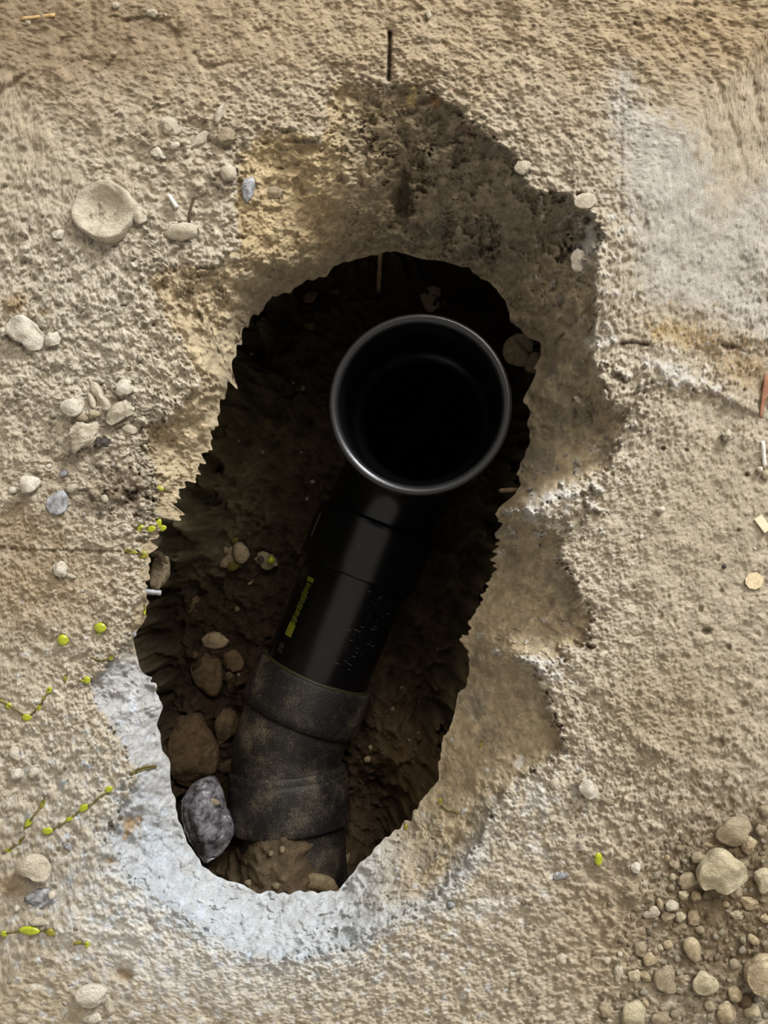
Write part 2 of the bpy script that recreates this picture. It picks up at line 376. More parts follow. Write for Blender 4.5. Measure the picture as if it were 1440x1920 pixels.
# pale dust lying on the shoulders, then bluish window light painted on the lower slopes
tint((slice(None), smooth(near * 1.4) * smooth((f22 + 0.6) * 0.8) * smooth((GY - 250) / 250)), (200, 191, 173), 0.5)
tint((slice(None), smooth(1 - np.abs(DRM) / 40) * smooth((GY - 1450) / 200)), (194, 199, 202), 0.6)
tint(blob(430, 1720, 330, 85, 12, 0.9, 0.4), (196, 202, 206), 0.6)
tint(blob(290, 1590, 60, 140, -25, 0.8, 0.4), (188, 194, 200), 0.8)

# --- individual marks
def rel(wm, h): w, m = wm; D[w] += m * h
def flatten(wm, h):
    w, m = wm; D[w] = D[w] * (1 - m) + h * m
rel(stroke([(731, 62), (730, 100), (729, 150)], 3.0), -26); tint(stroke([(731, 62), (729, 150)], 3.2), (58, 46, 34), 0.85)
rel(stroke([(731, 50), (729, 165)], 9.0), -2)
for pts, wd, h in [([(170, 0), (176, 40), (165, 110)], 5, -5), ([(240, 40), (235, 90), (200, 130)], 5, -4), ([(440, 10), (430, 50)], 4, -5), ([(480, 8), (474, 52)], 4, -6),
        ([(525, 15), (515, 52), (480, 60)], 4, -5), ([(365, 100), (380, 130), (430, 118)], 4, -5), ([(240, 40), (280, 30), (330, 60), (335, 100)], 5, -4),
        ([(650, 5), (655, 25)], 6, -5), ([(60, 130), (20, 160), (0, 175)], 5, -5), ([(5, 150), (80, 120), (180, 95)], 7, 3),
        ([(1163, 150), (1165, 380), (1168, 540)], 3, -3), ([(1340, 140), (1380, 260), (1400, 330)], 5, -3), ([(1410, 150), (1430, 260)], 5, -3), ([(1300, 130), (1340, 300)], 5, -2),
        ([(0, 1028), (90, 1032), (180, 1034), (265, 1036)], 3, -4),
        ([(250, 1245), (240, 1275), (255, 1288)], 3, -5), ([(160, 1300), (165, 1320), (180, 1322)], 2.5, -5),
        ([(275, 510), (330, 580), (360, 640), (385, 710)], 8, 6), ([(225, 505), (300, 520)], 4, -4), ([(222, 550), (230, 575)], 3, -6),
        ([(270, 1710), (285, 1735), (292, 1745)], 4, -8), ([(1010, 1400), (1100, 1470), (1230, 1400)], 10, 3), ([(1060, 1210), (1200, 1390), (1320, 1440)], 9, 5),
        ([(1165, 644), (1190, 642), (1214, 646)], 3, -9), ([(1355, 648), (1380, 652), (1398, 660)], 4, -8), ([(1240, 690), (1300, 720), (1420, 770)], 8, 6),
        ([(1000, 960), (1060, 925), (1110, 915)], 9, 8), ([(1090, 390), (1110, 440), (1128, 520)], 8, 5), ([(385, 230), (372, 262)], 4, -8), ([(440, 250), (425, 280), (395, 268)], 5, -7),
        ([(760, 205), (820, 195), (846, 215)], 5, 4), ([(1000, 430), (1050, 440), (1080, 480)], 5, -8)]:
    rel(stroke(pts, wd, 0.35), h)
tint(stroke([(1165, 644), (1214, 646)], 4, 0.3), (84, 62, 44), 0.8); tint(stroke([(1355, 648), (1398, 660)], 5, 0.4), (96, 76, 58), 0.7)
tint(stroke([(0, 1028), (265, 1036)], 3.5, 0.5), (96, 80, 58), 0.6)
# lobes that stand proud round the hole, with fallen-away hollows beside them
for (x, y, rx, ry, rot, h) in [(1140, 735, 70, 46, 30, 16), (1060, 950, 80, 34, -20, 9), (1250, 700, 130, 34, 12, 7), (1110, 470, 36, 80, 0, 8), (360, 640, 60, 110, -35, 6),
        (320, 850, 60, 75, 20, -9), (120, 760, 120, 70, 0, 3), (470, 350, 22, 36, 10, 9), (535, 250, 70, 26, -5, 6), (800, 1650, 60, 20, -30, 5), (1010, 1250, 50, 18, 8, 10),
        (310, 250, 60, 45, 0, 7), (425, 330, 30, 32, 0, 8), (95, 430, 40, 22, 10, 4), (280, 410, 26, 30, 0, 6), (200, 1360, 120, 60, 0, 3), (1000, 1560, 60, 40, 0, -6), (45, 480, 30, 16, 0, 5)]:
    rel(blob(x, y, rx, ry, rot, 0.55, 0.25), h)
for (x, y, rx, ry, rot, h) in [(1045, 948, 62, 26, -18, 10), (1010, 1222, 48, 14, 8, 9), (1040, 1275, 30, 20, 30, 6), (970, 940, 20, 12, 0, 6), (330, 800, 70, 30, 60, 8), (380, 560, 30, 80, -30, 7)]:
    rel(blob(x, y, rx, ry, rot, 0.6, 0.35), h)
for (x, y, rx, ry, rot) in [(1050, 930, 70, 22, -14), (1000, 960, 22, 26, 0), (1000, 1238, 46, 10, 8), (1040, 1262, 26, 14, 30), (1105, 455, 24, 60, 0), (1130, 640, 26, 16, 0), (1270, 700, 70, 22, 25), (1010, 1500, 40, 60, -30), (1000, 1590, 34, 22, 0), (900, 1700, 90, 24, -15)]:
    tint(blob(x, y, rx, ry, rot, 0.8, 0.5), (206, 202, 194), 0.75)  # lit ridge edges whitened in the colour itself
# small pits
for (x, y, rx, ry, h) in [(1238, 1152, 7, 12, -9), (1264, 1166, 5, 8, -6), (1322, 1183, 13, 12, -12), (1313, 1143, 5, 8, -7), (1366, 1213, 8, 8, -11), (1295, 1190, 6, 6, -6),
        (1352, 1108, 5, 7, -7), (1345, 1048, 5, 6, -6), (1244, 840, 7, 5, -11), (1286, 845, 5, 5, -8), (1400, 890, 6, 5, -10), (1384, 994, 5, 5, -9), (1187, 1101, 5, 6, -6), (1253, 1120, 4, 6, -5),
        (1190, 45, 7, 6, -8), (1254, 36, 4, 4, -7), (1302, 10, 9, 6, -6), (1330, 40, 9, 5, -5), (1172, 36, 3, 3, -6), (652, 1755, 18, 22, -22), (232, 1830, 22, 18, -10),
        (240, 1545, 28, 20, -8), (205, 1615, 12, 10, -6), (1350, 1395, 10, 12, -7), (1405, 1290, 8, 7, -6), (300, 1165, 6, 6, 0), (60, 1500, 10, 8, -6), (150, 450, 16, 12, -6),
        (70, 560, 18, 14, -5), (288, 610, 5, 4, -10), (195, 612, 12, 9, 5), (755, 375, 24, 62, -34), (860, 420, 12, 50, 6), (540, 620, 8, 8, 0), (1085, 365, 10, 7, -12), (555, 265, 40, 5, -9),
        (880, 1560, 16, 22, -5), (1020, 690, 22, 12, -10), (1060, 730, 30, 10, -8), (1090, 760, 22, 10, 7), (720, 1660, 40, 10, -6), (110, 1595, 6, 6, -6), (880, 300, 30, 8, -8), (700, 340, 10, 70, 8)]:
    rel(blob(x, y, rx, ry, 0, 0.7, 0.15), h)
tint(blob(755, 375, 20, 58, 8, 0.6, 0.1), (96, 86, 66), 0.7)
tint(blob(860, 430, 12, 55, 0, 0.8, 0.2), (178, 168, 142), 0.6); tint(blob(715, 370, 16, 60, 0, 0.8, 0.2), (170, 158, 126), 0.5)
tint(blob(770, 190, 14, 22, 20, 0.8, 0.3), (218, 196, 140), 0.9); tint(blob(815, 190, 26, 14, 30, 0.8, 0.3), (150, 116, 84), 0.7)
tint(blob(875, 245, 26, 14, 45, 0.8, 0.3), (112, 84, 70), 0.6); tint(blob(585, 266, 26, 7, -5, 0.8, 0.3), (112, 104, 98), 0.8)
tint(blob(240, 1545, 28, 20, 0, 0.8, 0.3), (172, 142, 98), 0.85); tint(blob(207, 1615, 12, 10, 0, 0.8, 0.3), (168, 140, 100), 0.8)
tint(blob(232, 1830, 22, 18, 0, 0.8, 0.2), (160, 136, 100), 0.8); tint(blob(20, 1660, 50, 30, 0, 0.8, 0.3), (150, 126, 92), 0.7)
tint(blob(1235, 620, 22, 18, 0, 0.8, 0.3), (184, 156, 104), 0.7); tint(blob(30, 570, 40, 30, 0, 0.8, 0.3), (150, 124, 86), 0.7)
tint(blob(1322, 1183, 9, 9, 0, 0.6, 0.1), (120, 112, 98), 0.7)  # shade inside the deep pit painted in
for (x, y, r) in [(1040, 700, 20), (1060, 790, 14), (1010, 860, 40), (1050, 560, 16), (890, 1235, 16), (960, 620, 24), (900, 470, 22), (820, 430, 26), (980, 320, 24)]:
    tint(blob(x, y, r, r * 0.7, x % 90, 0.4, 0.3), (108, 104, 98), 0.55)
for (x, y, r) in [(460, 1790, 16), (370, 1715, 20), (250, 1330, 18), (260, 1690, 14)]:
    tint(blob(x, y, r, r * 0.6, x % 90, 0.6, 0.3), (208, 216, 226), 0.6)
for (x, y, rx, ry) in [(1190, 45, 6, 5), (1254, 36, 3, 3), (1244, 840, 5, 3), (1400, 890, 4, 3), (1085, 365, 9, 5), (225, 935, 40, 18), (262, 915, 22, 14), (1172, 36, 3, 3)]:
    tint(blob(x, y, rx, ry, 0, 0.8, 0.5), (74, 60, 46), 0.7)  # pit shade painted dark here, together with the real stain

# --- granules pressed into the dust (part of the slab's own relief)
def granules(n, region, rmin, rmax, lift=0.55, colr=0.10):
    x0, y0, x1, y1 = region
    for _ in range(n):
        x = rng.uniform(x0, x1); y = rng.uniform(y0, y1); r = rmin + (rmax - rmin) * rng.random() ** 2.5
        w = window(x, y, r + 1); dx = (GX[w] - x) / r; dy = (GY[w] - y) / (r * rng.uniform(0.65, 1.0))
        m = np.sqrt(np.clip(1 - dx * dx - dy * dy, 0, 1))
        D[w] += m * r * lift
        COL[w] *= (1 + (rng.uniform(-0.4, 1) * colr) * (m > 0))[..., None]
granules(3600, (-100, 300, 440, 1000), 2, 8)
granules(1500, (-100, 1000, 260, 1500), 2, 6)
granules(1100, (-100, 1350, 260, 2000), 2, 7)
granules(1800, (560, 1760, 1200, 2000), 2, 7)
granules(3200, (930, 1380, 1500, 2000), 2, 8)
granules(1500, (1130, 620, 1500, 1380), 1.8, 4.5)
granules(1800, (400, 0, 1160, 330), 1.8, 5)
granules(900, (-50, 0, 500, 320), 1.8, 6)
granules(900, (1120, 400, 1500, 800), 1.8, 4)
granules(900, (180, 1450, 800, 1800), 2, 6)

def floor_z(px, py):
    px = np.atleast_1d(np.asarray(px, float)); py = np.atleast_1d(np.asarray(py, float))
    return base_z(px, py)[0] + samp(D, px, py) * SC

# ------------------------------------------------------------------ the slab (floor)
NT, NR = 2000, 380
th = np.arange(NT) / NT * 2 * np.pi
ii = th / (2 * np.pi) * 3600
lipr = np.interp(ii, np.arange(3601), np.append(RL, RL[0])); lipz = np.interp(ii, np.arange(3601), np.append(ZL, ZL[0]))
ct, st = np.cos(th), -np.sin(th)
bx = np.where(ct > 0, (1640 - CEN[0]), (CEN[0] + 200)) / np.maximum(np.abs(ct), 1e-6)
by = np.where(st > 0, (2120 - CEN[1]), (CEN[1] + 200)) / np.maximum(np.abs(st), 1e-6)
bord = np.minimum(bx, by)
u = np.linspace(0, 1, NR)[:, None]
rad = lipr[None] * (1 - u) + bord[None] * u
px = CEN[0] + rad * ct; py = CEN[1] + rad * st
z, s, _ = base_z(px, py); z = z + samp(D, px, py) * SC * np.minimum(1, 0.25 + (rad - lipr[None]) / 12.0) * np.minimum(1, (1 - u) * 30)
k = (H - z) / F
V = np.stack([(px - 720) * k, (960 - py) * k, z], -1)
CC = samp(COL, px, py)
# coarse apron of the same floor beyond the photographed stretch
outer = []; outc = []
for q, mult in enumerate((1.25, 1.7, 2.6, 4.5, 8.0)):
    px2 = CEN[0] + bord * mult * ct; py2 = CEN[1] + bord * mult * st
    zz = np.zeros(NT)
    outer.append(np.stack([(px2 - 720) * SC, (960 - py2) * SC, zz], -1)); outc.append(np.tile(C3((182, 163, 132)), (NT, 1)))
# broken underside: from the lip down and back under the slab
cx0, cy0 = P(CEN[0], CEN[1], -0.08)[:2]
NU = 26; under = []; undc = []
lipV = V[0]; dirx = lipV[:, 0] - cx0; diry = lipV[:, 1] - cy0; dl = np.hypot(dirx, diry); dirx /= dl; diry /= dl
lipS = np.stack([np.fft.irfft(np.fft.rfft(lipV[:, c_]) * np.exp(-(np.arange(NT // 2 + 1) / 28.0) ** 2), NT) for c_ in range(3)], -1)
nz_ = np.random.default_rng(9).standard_normal((NU, NT)); kf = np.fft.rfft(nz_, axis=1); kk = np.arange(kf.shape[1]); nz_ = np.fft.irfft(kf * np.exp(-(kk / 120.0) ** 2), NT, axis=1); nz_ = np.fft.irfft(np.fft.rfft(nz_, axis=0) * np.exp(-(np.arange(NU // 2 + 1) / 4.0) ** 2)[:, None], NU, axis=0); nz_ /= nz_.std()
for q in range(NU, 0, -1):
    t = q / NU
    off = 0.055 * t + 0.0006 * nz_[q - 1] * min(1, t * 4)
    w_ = smooth(t * 5.0); bV = lipV * (1 - w_) + lipS * w_
    zz = bV[:, 2] + (-0.145 - bV[:, 2]) * t
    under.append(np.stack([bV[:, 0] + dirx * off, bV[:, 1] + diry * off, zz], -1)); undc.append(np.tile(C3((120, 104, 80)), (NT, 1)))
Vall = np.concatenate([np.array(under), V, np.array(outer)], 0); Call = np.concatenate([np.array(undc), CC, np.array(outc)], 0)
nr = len(Vall)
idx = np.arange(nr * NT).reshape(nr, NT); nxt = np.roll(idx, -1, axis=1)
quads = np.stack([idx[:-1], idx[1:], nxt[1:], nxt[:-1]], -1).reshape(-1, 4)
Call = np.clip(np.concatenate([Call, np.ones(Call.shape[:2] + (1,))], -1), 0, 1)
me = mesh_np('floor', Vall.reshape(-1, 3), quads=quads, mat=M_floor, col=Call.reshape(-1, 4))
floor = new_obj('floor', me)
tag(floor, 'dusty tan concrete floor slab broken open by a long ragged hole', 'floor', kind='structure')

# ------------------------------------------------------------------ the soil under the slab (ground)
sx = np.arange(-0.34, 0.30, 0.0015); sy = np.arange(-0.46, 0.36, 0.0015)
QX, QY = np.meshgrid(sx, sy)
def pw(px, py, z=-0.32): a = P(px, py, z); return (a[0], a[1])
FOOT = [pw(*p) for p in [(720,520),(600,535),(530,600),(487,680),(468,800),(446,900),(402,1000),(350,1080),(322,1180),(330,1300),(340,1420),(356,1520),(400,1610),(470,1660),(560,1690),(660,1670),(700,1600),(735,1500),(768,1400),(800,1300),
   (832,1200),(868,1110),(905,1000),(930,900),(945,800),(945,700),(935,620),(890,555),(800,520)]]
r2 = np.random.default_rng(77)
def nfield(shape, cell, wave, seed):
    n = np.random.default_rng(seed).standard_normal(shape); fy = np.fft.fftfreq(shape[0], cell)[:, None]; fx = np.fft.rfftfreq(shape[1], cell)[None]
    f = np.sqrt(fx ** 2 + fy ** 2) * wave; g = np.where(f < 1, f, 1 / np.maximum(f, 1e-6) ** 2)
    o = np.fft.irfft2(np.fft.rfft2(n) * g, s=shape); return o / o.std()
n80, n30, n12, n5 = (nfield(QX.shape, 0.0015, w_, s_) for w_, s_ in ((0.08, 31), (0.03, 32), (0.012, 33), (0.005, 34)))
sd = sdf(np.array(FOOT), QX, QY) + 0.0028 * n30 + 0.0003 * n12
SZ = -0.322 + 0.003 * n80 + 0.0022 * n30 + 0.0010 * n12 + 0.0005 * n5
SZ += 0.175 * smooth((sd + 0.006) / 0.046) * (1 + 0.02 * n30)
SZ += 0.010 * smooth(1 + sd / 0.04) * smooth((0.25 - QY) / .2)
def heap(px, py, z0, h, rx, ry, p=2.0, rot=0):
    global SZ
    cx, cy = pw(px, py, z0); a = math.radians(rot)
    dx = (QX - cx) * math.cos(a) + (QY - cy) * math.sin(a); dy = -(QX - cx) * math.sin(a) + (QY - cy) * math.cos(a)
    SZ = SZ + h * np.exp(-((dx / rx) ** 2 + (dy / ry) ** 2) ** (p / 2))
heap(410, 1640, -0.28, 0.05, 0.06, 0.04)
heap(620, 1650, -0.28, 0.045, 0.05, 0.035)
heap(360, 1440, -0.30, 0.015, 0.04, 0.07)
heap(760, 1420, -0.31, 0.05, 0.035, 0.10, 2.5, 25)
heap(430, 760, -0.31, 0.045, 0.022, 0.10, 2.5, 10)
heap(350, 980, -0.30, 0.06, 0.03, 0.04, 2.5, 30)
_hx, _hy = P(524, 1680, -0.21)[:2]
_q = np.clip(np.abs((QX - _hx) / (0.033 + 0.30 * np.clip(_hy + 0.05 - QY, 0, 0.1) + 0.002 * n30)), 0, 4)
HZ = -0.203 - 0.045 * _q ** 2.4 - 0.0095 * (np.clip(QY - _hy, 0, 0.2) / 0.040) ** 2 + 0.0003 * n12 + 0.0002 * n5 + 0.0010 * n30
SZ = np.maximum(SZ, HZ)
SZ = np.minimum(SZ, -0.146)
k = 1 + 0.12 * n30 + 0.10 * n12 + 0.06 * n80
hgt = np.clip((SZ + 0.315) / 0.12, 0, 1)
SC3 = C3((66, 54, 41)) * (1 - hgt[..., None]) + C3((118, 106, 80)) * hgt[..., None]  # soil paler with height: the lit walls painted into its colour
def sblob(px, py, z0, r): cx, cy = pw(px, py, z0); return np.exp(-((QX - cx) ** 2 + (QY - cy) ** 2) / (r * r))
for (a, b, z0, r, c, kk_) in [(532, 1620, -.23, .06, (128, 112, 90), .9), (780, 1420, -.29, .05, (112, 90, 64), .6), (420, 800, -.28, .05, (120, 108, 78), .6), (340, 980, -.25, .05, (132, 122, 96), .7), (700, 560, -.32, .07, (74, 56, 38), .5),
                              (960, 620, -.3, .03, (92, 60, 42), .5), (600, 1640, -.27, .06, (120, 104, 82), .7)]:
    m = (sblob(a, b, z0, r) * kk_)[..., None]; SC3 = SC3 * (1 - m) + C3(c) * m
SC3 = np.clip(SC3 * k[..., None], 0, 1)
ny, nx = QX.shape
gi = np.arange(ny * nx).reshape(ny, nx)
q = np.stack([gi[:-1, :-1], gi[:-1, 1:], gi[1:, 1:], gi[1:, :-1]], -1).reshape(-1, 4)
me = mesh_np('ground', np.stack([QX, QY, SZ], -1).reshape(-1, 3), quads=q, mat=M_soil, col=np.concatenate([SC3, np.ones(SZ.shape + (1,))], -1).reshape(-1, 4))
ground = new_obj('ground', me)
tag(ground, 'dark brown soil bed and earth walls of the cavity below the slab', 'soil', kind='structure')
def soil_z(x, y):
    u = (x + 0.34) / 0.0015; v = (y + 0.46) / 0.0015; j = int(np.clip(u, 0, nx - 2)); i = int(np.clip(v, 0, ny - 2)); return float(SZ[i, j])
def soil_pt(px, py):
    zt = -0.15
    while zt > -0.36:
        x, y, _ = P(px, py, zt)
        if soil_z(x, y) >= zt: break
        zt -= 0.001
    return x, y, zt

# ------------------------------------------------------------------ drain pipe
M_pipe = simple_mat('glossy_black_plastic', (9, 9, 10), 0.26, 0.38, (13, 13, 14), 60, 0.00005)
def dusty_plastic():
    m, t, b = nt_new('dusty_black_plastic', 0.5, 0.4)
    n = tex_noise(t, 1500, 3, 0.8); big = tex_noise(t, 28, 4, 0.6); mid = tex_noise(t, 160, 4, 0.7)
    rb = ramp(t, big.outputs[0], [(0.42, (0, 0, 0, 1)), (0.66, (1, 1, 1, 1))])
    add = t.nodes.new('ShaderNodeMath'); add.operation = 'MULTIPLY_ADD'; t.links.new(rb.outputs[0], add.inputs[0]); add.inputs[1].default_value = 0.13; t.links.new(n.outputs[0], add.inputs[2])
    add2 = t.nodes.new('ShaderNodeMath'); add2.operation = 'MULTIPLY_ADD'; t.links.new(mid.outputs[0], add2.inputs[0]); add2.inputs[1].default_value = 0.15; t.links.new(add.outputs[0], add2.inputs[2])
    f = ramp(t, add2.outputs[0], [(0.665, (0, 0, 0, 1)), (0.84, (1, 1, 1, 1))])
    c = mixc(t, f.outputs[0], rgba((27, 27, 29)), rgba((160, 146, 124)))
    t.links.new(c, b.inputs['Base Color'])
    rr = ramp(t, f.outputs[0], [(0, (0.45,) * 3 + (1,)), (1, (0.95,) * 3 + (1,))]); t.links.new(rr.outputs[0], b.inputs['Roughness'])
    add_bump(t, b, [n.outputs[0]], [0.0002]); return m
M_dusty = dusty_plastic()
M_yellow = simple_mat('yellow_green_print', (108, 112, 28), 0.6, 0.3)
M_greyprint = simple_mat('grey_print', (84, 86, 84), 0.6, 0.3)
M_seal = simple_mat('olive_rubber_seal', (50, 48, 28), 0.5, 0.4)

def bez(p0, p1, p2, p3, n):
    t = np.linspace(0, 1, n)[:, None]; p0, p1, p2, p3 = map(np.array, (p0, p1, p2, p3))
    return (1 - t) ** 3 * p0 + 3 * (1 - t) ** 2 * t * p1 + 3 * (1 - t) * t * t * p2 + t ** 3 * p3
def sweep(name, path, prof, mat, parent, nseg=96, closed=False):
    """tube round a path; prof = [(distance along path, radius)...], may double back for inner walls"""
    path = np.asarray(path, float); seg = np.linalg.norm(np.diff(path, axis=0), axis=1); L = np.concatenate([[0], np.cumsum(seg)])
    T = np.gradient(path, L, axis=0); T /= np.linalg.norm(T, axis=1)[:, None]
    up = np.array([1.0, 0, 0]); N = []
    n = up - T[0] * up.dot(T[0]); n /= np.linalg.norm(n)
    for i in range(len(path)):
        n = n - T[i] * n.dot(T[i]); n /= np.linalg.norm(n); N.append(n.copy())
    N = np.array(N); B = np.cross(T, N)
    it = lambda A, s_: np.stack([np.interp(s_, L, A[:, c]) for c in range(3)], -1)
    s_ = np.array([p[0] for p in prof]); r_ = np.array([p[1] for p in prof])
    c, n_, b_ = it(path, s_), it(N, s_), it(B, s_)
    under = np.clip(s_ - L[-1], 0, None) + np.clip(s_, None, 0); c = c + it(T, s_) * under[:, None]
    a = np.arange(nseg) / nseg * 2 * np.pi
    V = c[:, None] + r_[:, None, None] * (np.cos(a)[None, :, None] * n_[:, None] + np.sin(a)[None, :, None] * b_[:, None])
    m = len(prof); idx = np.arange(m * nseg).reshape(m, nseg); nx_ = np.roll(idx, -1, 1)
    q = np.stack([idx[:-1], nx_[:-1], nx_[1:], idx[1:]], -1)
    if closed: q = np.concatenate([q, np.stack([idx[-1], nx_[-1], nx_[0], idx[0]], -1)[None]], 0)
    me = mesh_np(name, V.reshape(-1, 3), quads=q.reshape(-1, 4), mat=mat)
    bm = bmesh.new(); bm.from_mesh(me); bmesh.ops.recalc_face_normals(bm, faces=bm.faces[:]); bm.to_mesh(me); bm.free()
    o = new_obj(name, me, parent)
    md = None
    return o
def seg(a, b, n): return [(a[0] + (b[0] - a[0]) * i / n, a[1] + (b[1] - a[1]) * i / n) for i in range(n + 1)]
def prof(*pts, n=4):
    """polyline profile; every corner gets a tight pair of rings so it shades crisply"""
    out = []
    for i in range(len(pts) - 1):
        a, b = np.array(pts[i], float), np.array(pts[i + 1], float); l = np.linalg.norm(b - a) + 1e-9; e = min(0.0006, l * 0.3) / l
        for t in [e] + list(np.linspace(e, 1 - e, n + 2)[1:-1]) + [1 - e]: out.append(tuple(a + (b - a) * t))
    return [tuple(pts[0])] + out + [tuple(pts[-1])]

pipe = bpy.data.objects.new('drain_pipe', None); scene.collection.objects.link(pipe); pipe.empty_display_size = 0.05
tag(pipe, 'black plastic drain pipe with upturned open socket lying in the hole', 'pipe')
ZA = -0.28
S0 = np.array(P(787, 757, -0.060)); sax = np.array([0.055, -0.040, -1.0]); sax /= np.linalg.norm(sax)
S1 = S0 + sax * 0.125
E = np.array(P(702, 993, ZA)); G = np.array(P(593, 1263, ZA)); pd = (G - E) / np.linalg.norm(G - E)
arc = bez(S1, S1 + sax * 0.06, E - pd * 0.065, E, 24)
PR = 0.0512
path = np.concatenate([np.linspace(S0, S1, 16)[:-1], arc])
Lp = np.concatenate([[0], np.cumsum(np.linalg.norm(np.diff(path, axis=0), axis=1))]); LT = Lp[-1]
# elbow with flared socket: outer wall, rounded lip, inner wall, ledge, bore
R0 = 0.0668
lipo = [(0.0105, R0 - 0.0006), (0.0095, R0 - 0.0002), (0.004, R0 - 0.0002), (0.003, R0 - 0.0012)]
outer_p = [(LT, PR + .001)] + [(s_, PR + 0.001) for s_ in np.linspace(LT * 0.98, 0.135, 26)] + [(0.128, PR + 0.0022), (0.118, PR + 0.006), (0.110, R0 - 0.0045), (0.104, R0 - 0.003), (0.06, R0 - 0.0026), (0.014, R0 - 0.0022), (0.0115, R0 - 0.0018)]
inner_p = [(0.003, R0 - 0.0062), (0.007, R0 - 0.0072), (0.013, R0 - 0.0050), (0.018, R0 - 0.0050), (0.022, R0 - 0.0075), (0.03, R0 - 0.0082), (0.083, R0 - 0.0095), (0.0846, R0 - 0.0100), (0.087, R0 - 0.0130), (0.0895, R0 - 0.0160), (0.092, R0 - 0.0176), (0.101, PR - 0.003)] + [(s_, PR - 0.003) for s_ in np.linspace(0.106, LT, 26)]
elbow = sweep('elbow', path, outer_p + lipo + inner_p, M_pipe, pipe, 160)
M_rimm = simple_mat('scuffed_black_plastic', (19, 19, 20), 0.30, 0.5, (27, 27, 27), 500, 0.0001)
sweep('socket_rim', path, [(0.0092, R0 - 0.0003), (0.0088, R0 + 0.0002), (0.0030, R0 + 0.0002), (0.0014, R0 - 0.0002), (0.0004, R0 - 0.0012), (0.0, R0 - 0.0024), (0.0002, R0 - 0.0036), (0.0012, R0 - 0.0052), (0.0026, R0 - 0.0064), (0.0046, R0 - 0.0070), (0.0060, R0 - 0.0070), (0.0060, R0 - 0.0060)], M_rimm, pipe, 160)
# dust smear on the socket's lower outside: thin crust following the wall
# coupling sleeve over the joint
CPL = 0.0585
A0 = E - pd * 0.010; A1 = np.array(P(675, 1079, ZA)); A1 = E + pd * float((A1 - E).dot(pd)); cl = np.linalg.norm(A1 - A0)
sweep('coupling_sleeve', [A0, (A0 + A1) / 2, A1], prof((0.001, PR), (0.0, PR + .004), (0.002, CPL - 0.0008), (0.006, CPL), (cl - .002, CPL), (cl, CPL - .001), (cl, PR)), M_pipe, pipe, 128)
knob = None
# electrofusion boss / wedge on the sleeve's left shoulder
bm = bmesh.new()
side = np.cross(pd, [0, 0, 1]); side /= np.linalg.norm(side)   # points to the pipe's left or right
if side[0] > 0: side = -side
def frame_pt(base, along, ang, r): return base + pd * along + r * (math.cos(ang) * side + math.sin(ang) * np.array([0, 0, 1.0]))
vs = []
for r_ in (CPL - 0.002, CPL + 0.0012):
    for al in (0.010, 0.042):
        for an in (math.radians(8), math.radians(30)):
            g_ = 0.0 if r_ < CPL else 0.003
            vs.append(bm.verts.new(frame_pt(A0, al + (g_ if al < .02 else -g_), an + (0.04 if an < .3 else -0.04) * (r_ > CPL), r_)))
for f in ((0, 1, 3, 2), (4, 6, 7, 5), (0, 4, 5, 1), (2, 3, 7, 6), (0, 2, 6, 4), (1, 5, 7, 3)): bm.faces.new([vs[i] for i in f])
bmesh.ops.bevel(bm, geom=bm.edges[:] , offset=0.0015, segments=2, affect='EDGES'); bmesh.ops.recalc_face_normals(bm, faces=bm.faces[:])
me = bpy.data.meshes.new('clip_tab'); bm.to_mesh(me); bm.free(); me.materials.append(M_pipe); new_obj('clip_tab', me, pipe)
# straight pipe
G2 = G + pd * 0.03
straight = sweep('straight_pipe', [A0, (A0 + G2) / 2, G2], [(t, PR) for t in np.linspace(0, np.linalg.norm(G2 - A0), 14)], M_pipe, pipe, 128)
# yellow-green printed strip: two blocks with a run of fine bars between
def cyl_quads(name, quads, mat, parent, base, r=PR + 0.00025):
    vs = []; fs = []
    for (s0, s1, a0, a1) in quads:
        n = 3
        for i in range(n + 1):
            a = a0 + (a1 - a0) * i / n
            vs.append(frame_pt(base, s0, a, r)); vs.append(frame_pt(base, s1, a, r))
        b0 = len(vs) - 2 * (n + 1)
        for i in range(n): fs.append((b0 + 2 * i, b0 + 2 * i + 1, b0 + 2 * i + 3, b0 + 2 * i + 2))
    me = mesh_np(name, np.array(vs), quads=np.array(fs), mat=mat); return new_obj(name, me, parent)
def along_of(px, py):
    p = np.array(P(px, py, ZA + 0.035)); return float((p - A1).dot(pd))
# angles measured from the left side upwards
sa, sb = along_of(591, 1086), along_of(546, 1195)
a_lo, a_hi = math.radians(37), math.radians(48)
L_ = sb - sa; bars = [(sa, sa + L_ * 0.07, a_lo, a_hi), (sa + L_ * 0.79, sb, a_lo, a_hi)]
rb = np.random.default_rng(5); s_ = sa + L_ * 0.10
while s_ < sa + L_ * 0.77:
    w_ = rb.uniform(0.0004, 0.0009); bars.append((s_, s_ + w_, a_lo + rb.uniform(0, .05), a_hi - rb.uniform(0, .05))); s_ += w_ + rb.uniform(0.0006, 0.0010)
strip = cyl_quads('printed_strip', bars, M_yellow, straight, A1); strip['label'] = 'yellow-green printed strip of fine bars'
